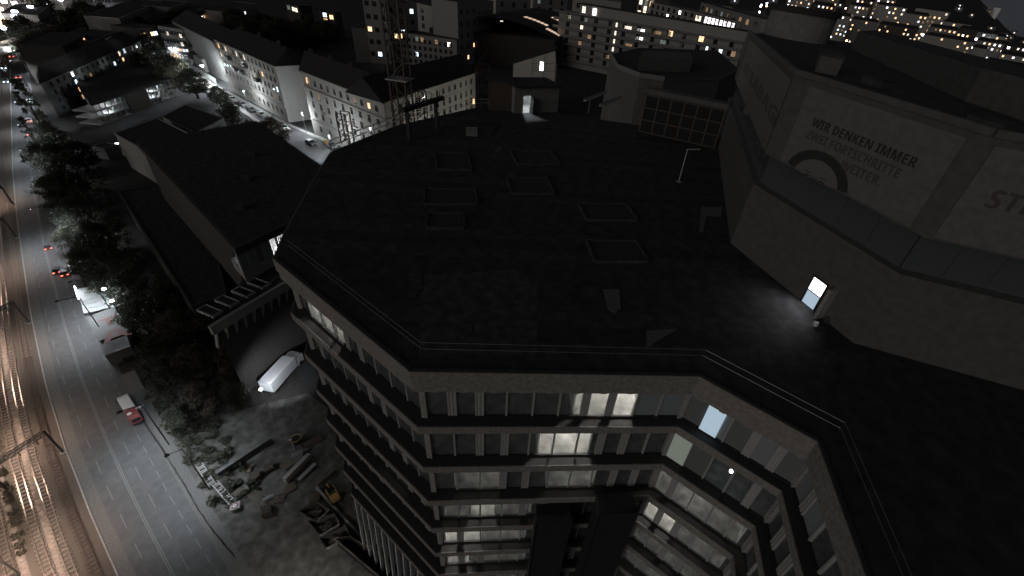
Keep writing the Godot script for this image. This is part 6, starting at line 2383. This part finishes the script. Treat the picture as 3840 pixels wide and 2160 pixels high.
	for q in [Vector2(-35.72, -29.49), Vector2(-36.62, -28.22), Vector2(-32.14, -26.07), Vector2(-31.7, -27.53), Vector2(-37.12, -25.99), Vector2(-31.21, -30.21), Vector2(-28.13, -26.68), Vector2(-33.96, -30.35), Vector2(-38.25, -29.08), Vector2(-32.67, -24.32)]:
		pn += 1
		var o := thing("pallet", ordinal(pn) + " dark timber pallet of those strewn over the yard", "pallet", v3(q, 0), "timber pallets in the yard")
		var b := Basis(Vector3.UP, rng.randf() * 3.0)
		var levels := 1 + rng.randi() % 4
		for l in levels:
			for k in 5:
				s = st()
				obox(s, v3(q, 0.16 + l * 0.17) + b.z * (k - 2) * 0.22, b.x * 0.6, Vector3(0, 0.02, 0), b.z * 0.07)
				part("slat", s, M.timber if l < 3 else M.board_brown, o)
			s = st()
			for k in 3:
				obox(s, v3(q, 0.07 + l * 0.17) + b.x * (k - 1) * 0.5, b.x * 0.06, Vector3(0, 0.07, 0), b.z * 0.5)
			part("runner", s, M.timber, o)
	# concrete mixer drum, orange, and a crate
	var mx := thing("orange_drum", "orange rimmed drum standing by the pipe stack", "drum", v3(Vector2(-34.57, -33.8), 0))
	s = st()
	tube(s, mx.position, mx.position + Vector3(0, 0.9, 0), 0.55, 0.62, 14)
	part("drum", s, M.dark_steel, mx)
	s = st()
	for i in 14:
		var an := TAU * i / 14
		bar(s, mx.position + Vector3(cos(an) * 0.62, 0.92, sin(an) * 0.62), mx.position + Vector3(cos(an + TAU / 14) * 0.62, 0.92, sin(an + TAU / 14) * 0.62), 0.09)
	part("rim", s, M.yellow, mx)
	var cr := thing("grey_crate", "grey crate beside the pole in the yard", "crate", v3(Vector2(-33.28, -31.77), 0))
	s = st()
	box(s, cr.position + Vector3(0, 0.3, 0), Vector3(1.1, 0.6, 0.7), 0.7)
	part("case", s, M.galvanised, cr)
	s = st()
	box(s, cr.position + Vector3(0, 0.63, 0), Vector3(1.2, 0.06, 0.8), 0.7)
	part("lid", s, M.steel, cr)
	var pl := thing("marker_pole", "thin pole with a small pale head in the dark yard", "pole", v3(Vector2(-34.17, -32.52), 0))
	s = st()
	tube(s, pl.position, pl.position + Vector3(0, 2.4, 0), 0.04, 0.03, 6)
	part("pole", s, M.galvanised, pl)
	s = st()
	box(s, pl.position + Vector3(0, 2.5, 0), Vector3(0.3, 0.18, 0.2))
	part("head", s, M.white_paint, pl)
	# long low wall round the pit
	var lw := thing("low_wall", "long low pale wall between the trees and the dark pit", "wall", v3(Vector2(-39.42, -30.24), 0))
	for i in 6:
		s = st()
		var a := Vector2(-40.84, -27.48).lerp(Vector2(-37.69, -33.19), i / 6.0)
		var b := Vector2(-40.84, -27.48).lerp(Vector2(-37.69, -33.19), (i + 0.97) / 6.0)
		bar(s, v3(a, 0.6), v3(b, 0.6), 0.5, 1.2)
		part("wall_section", s, M.tower_wall, lw)
	# formwork ladders
	for q in [[Vector2(-44.05, -28.52), Vector2(-40.58, -26.23), "slatted formwork frame lying beside the pavement, farther one"], [Vector2(-40.71, -26.67), Vector2(-36.8, -24.52), "long slatted formwork frame beside the pavement with a round mark at its end"]]:
		var o := thing("formwork_frame", q[2], "frame", v3((q[0] + q[1]) / 2, 0), "formwork frames beside the pavement")
		var d: Vector2 = (q[1] - q[0]).normalized()
		var n := Vector2(d.y, -d.x) * 0.32
		for k in [-1.0, 1.0]:
			s = st()
			bar(s, v3(q[0] + n * k, 0.3), v3(q[1] + n * k, 0.3), 0.1, 0.4)
			part("side_rail", s, M.pale_concrete, o)
		for i in 16:
			s = st()
			var c: Vector2 = q[0].lerp(q[1], (i + 0.5) / 16.0)
			bar(s, v3(c - n, 0.42), v3(c + n, 0.42), 0.1, 0.06)
			part("slat", s, M.galvanised if i % 3 else M.timber, o)
	var rm := thing("round_mark_sign", "small pale board with a red ringed dark arrow at the end of the formwork", "sign", v3(Vector2(-36.35, -24.26), 0))
	s = st()
	box(s, rm.position + Vector3(0, 0.5, 0), Vector3(1.0, 0.06, 0.9), 0.6)
	part("board", s, M.pale_concrete, rm)
	s = st()
	tube(s, rm.position + Vector3(0, 0.53, 0), rm.position + Vector3(0, 0.55, 0), 0.3, 0.3, 16)
	part("ring", s, M.red, rm)
	s = st()
	tube(s, rm.position + Vector3(0, 0.54, 0), rm.position + Vector3(0, 0.57, 0), 0.2, 0.2, 16)
	part("disc", s, M.white_paint, rm)
	s = st()
	tri(s, rm.position + Vector3(-0.1, 0.575, 0.08), rm.position + Vector3(0, 0.575, -0.13), rm.position + Vector3(0.1, 0.575, 0.08))
	part("arrow", s, M.print_black, rm)
	s = st()
	tube(s, rm.position, rm.position + Vector3(0, 0.5, 0), 0.05, 0.05, 6)
	part("stand", s, M.galvanised, rm)
	# mesh fence panels on feet along the pavement
	var base := [Vector2(-55.28, -33.08), Vector2(-49.02, -29.17), Vector2(-43.58, -25.69), Vector2(-40.56, -23.63), Vector2(-37.05, -21.48), Vector2(-32.99, -19.3)]
	var n2 := 0
	for i in 5:
		var segs := 2
		for k in segs:
			var a: Vector2 = base[i].lerp(base[i + 1], float(k) / segs)
			var b: Vector2 = base[i].lerp(base[i + 1], (k + 0.95) / segs)
			var o := thing("fence_panel", ordinal(n2 + 1) + " mesh fence panel along the pavement, counted from the van", "fence", v3((a + b) / 2, 0.12), "mesh fence panels along the pavement")
			n2 += 1
			for p in [a, b]:
				s = st()
				tube(s, v3(p, 0.12), v3(p, 1.15), 0.03, 0.03, 6)
				part("post", s, M.dark_steel, o)
				s = st()
				bar(s, v3(p, 0.15) + Vector3(0.35, 0, 0.3), v3(p, 0.15) - Vector3(0.35, 0, 0.3), 0.1, 0.07)
				part("foot", s, M.rust, o)
			for h in [1.12, 0.65, 0.2]:
				s = st()
				tube(s, v3(a, h), v3(b, h), 0.022, 0.022, 5)
				part("rail", s, M.dark_steel, o)
			for j in 8:
				s = st()
				var c := a.lerp(b, (j + 0.5) / 8.0)
				tube(s, v3(c, 0.2), v3(c, 1.12), 0.01, 0.01, 4)
				part("wire", s, M.steel, o)
	# planter box in the grass
	var pb := v3(Vector2(-58.03, -37.15), 0)
	var po := thing("planter_box", "square yellowish timber box with a dark corner in the grass behind the van", "planter", pb)
	for k in 4:
		s = st()
		var b := Basis(Vector3.UP, 0.55 + k * PI / 2)
		obox(s, pb + b.z * 0.62 + Vector3(0, 0.25, 0), b.x * 0.68, Vector3(0, 0.25, 0), b.z * 0.06)
		part("side", s, M.timber, po)
	s = st()
	box(s, pb + Vector3(0, 0.3, 0), Vector3(1.16, 0.1, 1.16), 0.55)
	part("soil", s, M.earth, po)
	# bus shelter: lit poster case and a slatted roof that runs back into the trees
	var b0 := Vector2(-85.32, -54.47)
	var b1 := Vector2(-78.67, -49.18)
	var bl := facing(b1, b0)
	var sh := thing("bus_shelter", "long white slatted shelter roof at the kerb, glaring at its road end", "shelter", v3((b0 + b1) / 2, 0))
	var away := v3(Vector2(0.632, -0.775), 0).normalized()
	for i in 6:
		s = st()
		var p: Vector2 = b0.lerp(b1, (i + 0.5) / 6.0)
		var w := b0.distance_to(b1) / 6.0 * 0.46
		var dv := v3((b1 - b0).normalized(), 0)
		obox(s, v3(p, 2.2) + away * 2.6 - Vector3(0, 0.25, 0), dv * w, Vector3(0, 0.04, 0), away * 2.6 - Vector3(0, 0.26, 0))
		part("slat", s, M.canopy, sh)
	for f in [0.04, 0.5, 0.96]:
		s = st()
		var p: Vector2 = b0.lerp(b1, f)
		tube(s, v3(p, 0), v3(p, 2.2), 0.06, 0.06, 6)
		tube(s, v3(p, 0) + away * 4.8, v3(p, 1.6) + away * 4.8, 0.06, 0.06, 6)
		part("post", s, M.steel, sh)
	s = st()
	bar(s, v3(b0, 2.75), v3(b0.lerp(b1, 0.5), 2.75), 0.12, 0.3)
	part("light_box", s, M.lamp_white, sh)
	lamp("spot", v3(b0.lerp(b1, 0.2), 2.95) + away * 0.3, 1.3, Color(0.95, 1.0, 0.96), 0.3, away + Vector3(0, -0.5, 0), 70.0)
	# kiosk with red letters on its roof
	var k0 := Vector2(-77.77, -48.63)
	var k1 := Vector2(-71.17, -44.16)
	var kd := (k1 - k0).normalized()
	var kn := Vector2(kd.y, -kd.x)
	if kn.dot(Vector2(0.632, -0.775)) < 0: kn = -kn
	var kb := thing("lettered_roof", "low pavilion whose pale roof bears big red letters, at the kerb under the trees", "pavilion", v3((k0 + k1) / 2, 0))
	s = st()
	prism(s, PackedVector2Array([k0, k1, k1 + kn * 3.4, k0 + kn * 3.4]), 0, 2.2)
	part("wall", s, M.stucco_grey, kb)
	s = st()
	prism(s, PackedVector2Array([k0 - kn * 0.1, k1 - kn * 0.1, k1 + kn * 3.5, k0 + kn * 3.5]), 2.203, 2.3)
	part("roof", s, M.pavement, kb)
	var kx := v3(kn, 0)
	var ky := v3(-kd, 0)
	text(kb, "lettering", "A", 3.0, v3(k1, 2.31) + kx * 0.1 + ky * 0.15, Basis(kx, ky, kx.cross(ky)), M.print_red, 1.3)
	text(kb, "lettering", "T", 2.4, v3(k0.lerp(k1, 0.46), 2.31) + kx * 0.9, Basis(kx, ky, kx.cross(ky)), M.print_red, 1.2)
	var gk := thing("grey_container", "flat grey site container between the lettered pavilion and the van", "container", v3(Vector2(-69.3, -43.53), 0))
	var c0 := Vector2(-70.45, -43.59)
	var c1 := Vector2(-68.03, -41.65)
	var gd := (c1 - c0).normalized()
	s = st()
	prism(s, PackedVector2Array([c0, c1, c1 + kn * 3.0, c0 + kn * 3.0]), 0, 2.2)
	part("body", s, M.pavement, gk)
	for i in 4:
		s = st()
		bar(s, v3(c0.lerp(c1, 0.15 + i * 0.12), 2.23) + kx * 1.2, v3(c0.lerp(c1, 0.15 + i * 0.12), 2.23) + kx * 2.6, 0.08, 0.06)
		part("roof_slat", s, M.rust, gk)
	s = st()
	bar(s, v3(c1, 2.26), v3(c1 + kn * 3.0, 2.26), 0.12, 0.12)
	part("edge", s, M.white_paint, gk)
	# two bright lamps among the trees and the pale figure like wrap beside them
	for q in [[Vector2(-71.92, -48.99), "bright lamp among the trees, farther of the pair"], [Vector2(-68.53, -46.71), "bright lamp among the trees, nearer of the pair"]]:
		var p := v3(q[0], 0)
		var o := thing("garden_lamp", q[1], "lamp", p, "bright lamps among the trees")
		s = st()
		tube(s, p, p + Vector3(0, 8.6, 0), 0.05, 0.05, 6)
		part("post", s, M.dark_steel, o)
		s = st()
		box(s, p + Vector3(0, 8.7, 0), Vector3(0.36, 0.22, 0.36))
		part("lamp_head", s, M.lamp_white, o)
		lamp("omni", p + Vector3(0, 8.45, 0), 0.5, Color(0.9, 0.95, 1.0), 0.12)
	# flood light that brightens the yard from the near side
	var fp := Vector3(-24.5, 0, -13.5)
	var fo := thing("yard_floodlight", "floodlight mast at the near edge of the concrete yard", "lamp", fp)
	s = st()
	tube(s, fp, fp + Vector3(0, 9, 0), 0.1, 0.07, 8)
	part("mast", s, M.galvanised, fo)
	s = st()
	box(s, fp + Vector3(0, 9.1, 0), Vector3(0.4, 0.16, 0.3))
	part("lamp_head", s, M.lamp_white, fo)
	lamp("spot", fp + Vector3(0, 8.9, 0), 60.0, Color(1.0, 0.97, 0.93), 0.25, Vector3(0.1, -1, -0.3), 62.0)

# ---------------------------------------------------------------- street lamps
func street_lamps() -> void:
	var s: SurfaceTool
	var i := 0
	var nth := ["nearest the site fence", "over the white van", "added in the trees past the van", "short of the lit shelter", "added in trees by the parked car", "beside the cars driving away", "added in trees beyond the lone car", "first beyond the crossing", "second beyond the crossing", "third beyond the crossing", "fourth beyond the crossing", "fifth beyond the crossing", "short of the bridge"]
	for q in [[Vector3(-41.82, 8.5, -24.97), 1.3, 38.0], [Vector3(-51.15, 8.5, -29.25), 1.9, 42.0], [rp(87.0, -12.6, 8.5), 2.2, 24.0], [Vector3(-77.93, 8.5, -49.63), 2.2, 52.0], [rp(123.0, -13.4, 8.5), 2.4, 30.0], [Vector3(-99.63, 8.5, -67.13), 2.4, 52.0], [rp(158.0, -13.2, 8.5), 2.4, 34.0], [rp(178.0, -12.6, 8.5), 2.6, 60.0], [rp(200.0, -12.2, 8.5), 2.6, 60.0], [rp(226.0, -12.0, 8.5), 2.8, 70.0], [rp(254.0, -11.0, 8.5), 2.8, 80.0], [rp(284.0, -10.2, 8.5), 3.0, 90.0], [rp(320.0, -9.6, 8.5), 3.0, 90.0]]:  # the lamps in the trees are added, unseen, to even the road light
		var head: Vector3 = q[0]
		var at := Vector3(head.x + RN.x * q[1], 0, head.z + RN.y * q[1])
		var o := thing("street_lamp", "dark street lamp arm reaching over the main road, " + nth[i], "street lamp", at, "street lamps along the main road")
		i += 1
		s = st()
		tube(s, at, at + Vector3(0, 8.4, 0), 0.08, 0.06, 8)
		part("pole", s, M.dark_steel, o)
		s = st()
		tube(s, at + Vector3(0, 8.35, 0), head + Vector3(0, 0.08, 0), 0.05, 0.04, 6)
		part("arm", s, M.dark_steel, o)
		s = st()
		tube(s, head + Vector3(0, 0.0, 0), head + Vector3(0, 0.14, 0), 0.27, 0.2, 12)
		part("lamp_head", s, M.dark_steel, o)
		s = st()
		tube(s, head + Vector3(0, -0.05, 0), head + Vector3(0, -0.003, 0), 0.16, 0.2, 12)
		part("lamp_glass", s, M.lamp_white, o)
		lamp("spot", head + Vector3(0, -0.12, 0), q[2] * 2.4, Color(0.93, 0.97, 1.0), 0.2, Vector3.DOWN, 80.0)
	# side street: glaring lamp and others
	var sl := [
		[Vector2(-162.02, -183.91), 8.0, 650.0, 0.8, "glaring street lamp on the hoarding at the bend of the side street"],
		[Vector2(-129.64, -161.69), 7.0, 150.0, 0.25, "street lamp before the old tenement"],
		[Vector2(-99.71, -147.65), 7.0, 150.0, 0.22, "slim street lamp before the left corner of the white building"],
		[Vector2(-81.3, -130.79), 7.0, 170.0, 0.22, "street lamp behind the roof corner, below the white building"],
		[Vector2(-199.42, -211.97), 6.0, 60.0, 0.7, "bright lamp at the foot of the bluish corner house"]]
	for q in sl:
		var at := v3(q[0], 0)
		var o := thing("street_lamp", q[4], "street lamp", at, "street lamps in the side street")
		s = st()
		tube(s, at, at + Vector3(0, q[1], 0), 0.12, 0.08, 8)
		part("pole", s, M.galvanised, o)
		s = st()
		tube(s, at + Vector3(0, q[1], 0), at + Vector3(0, q[1] + 0.18, 0), q[3] * 0.8, q[3] * 0.5, 12)
		part("hood", s, M.dark_steel, o)
		s = st()
		tube(s, at + Vector3(0, q[1] - 0.12 - q[3] * 0.5, 0), at + Vector3(0, q[1] - 0.01, 0), q[3] * 0.7, q[3] * 0.78, 12)
		part("lamp_glass", s, M.lamp_white, o)
		lamp("omni", at + Vector3(0, q[1] - 0.3 - q[3] * 0.5, 0), q[2], Color(0.95, 0.98, 1.0), 0.25)
	# far row of lamps at the upper left
	var k := 0
	for p in [Vector2(-280.51, -221.75), Vector2(-289.75, -236.99), Vector2(-300.3, -253.75), Vector2(-310.9, -271.3), Vector2(-321.1, -289.89), Vector2(-322.2, -292.33), Vector2(-334.4, -312.2), Vector2(-332.0, -312.2), Vector2(-343.1, -327.6), Vector2(-339.9, -329.5), Vector2(-271.3, -213.43)]:
		var at := v3(p, 0)
		var o := thing("distant_lamp", ordinal(k + 1) + " far white street lamp of the row rising from the bridge", "street lamp", at, "row of far street lamps at the upper left")
		k += 1
		s = st()
		tube(s, at, at + Vector3(0, 8, 0), 0.2, 0.15, 6)
		part("pole", s, M.steel, o)
		s = st()
		tube(s, at + Vector3(0, 8, 0), at + Vector3(0, 9.8, 0), 0.95, 1.1, 10)
		part("lamp_globe", s, M.lamp_white, o)
		if k % 2 == 0: lamp("omni", at + Vector3(0, 7.4, 0), 60.0, Color(0.95, 0.97, 1.0), 1.0)
	for p in [Vector2(-324.6, -249.02), Vector2(-313.8, -240.66), Vector2(-299.98, -229.83), Vector2(-292.96, -224.17), Vector2(-282.87, -216.24), Vector2(-276.44, -211.25), Vector2(-271, -207.56), Vector2(-265.92, -198.11), Vector2(-242.38, -179.35), Vector2(-228.92, -168.15), Vector2(-329.2, -263.71), Vector2(-323.6, -258.57), Vector2(-340.0, -271.86), Vector2(-318.4, -246.13), Vector2(-353.1, -281.57), Vector2(-346.5, -271.5), Vector2(-355.0, -276.53), Vector2(-302.3, -240.84), Vector2(-345.7, -283.9), Vector2(-339.9, -262.6), Vector2(-347.4, -269.31), Vector2(-333.6, -258.69), Vector2(-363.9, -288.2), Vector2(-342.6, -270.61), Vector2(-362.9, -291.12), Vector2(-322.9, -256.06), Vector2(-350.6, -282.49), Vector2(-359.8, -293.46), Vector2(-335.3, -272.98), Vector2(-358.7, -296.71), Vector2(-341.7, -282.93), Vector2(-289.08, -219.63), Vector2(-276.58, -207.88), Vector2(-261.97, -198.94), Vector2(-253.22, -192.87), Vector2(-250.62, -187.53), Vector2(-320.4, -249.46), Vector2(-311.8, -244.12), Vector2(-255.86, -190.1), Vector2(-293.08, -226.61)]:
		var at := v3(p, 0)
		var o := thing("distant_road_lamp", ordinal(k - 10) + " round lamp of the crowded lights beyond the main road", "street lamp", at, "crowded lights at the far end of the main road")
		k += 1
		s = st()
		tube(s, at, at + Vector3(0, 8, 0), 0.2, 0.15, 6)
		part("pole", s, M.steel, o)
		s = st()
		var g := 0.7 + 0.5 * rng.randf()
		tube(s, at + Vector3(0, 8, 0), at + Vector3(0, 8 + g * 1.7, 0), g * 0.9, g, 10)
		part("lamp_globe", s, M.lamp_white if k % 3 else M.lamp_warm, o)
		if k % 4 == 0: lamp("omni", at + Vector3(0, 7.4, 0), 70.0, Color(1.0, 0.92, 0.84), 1.0)
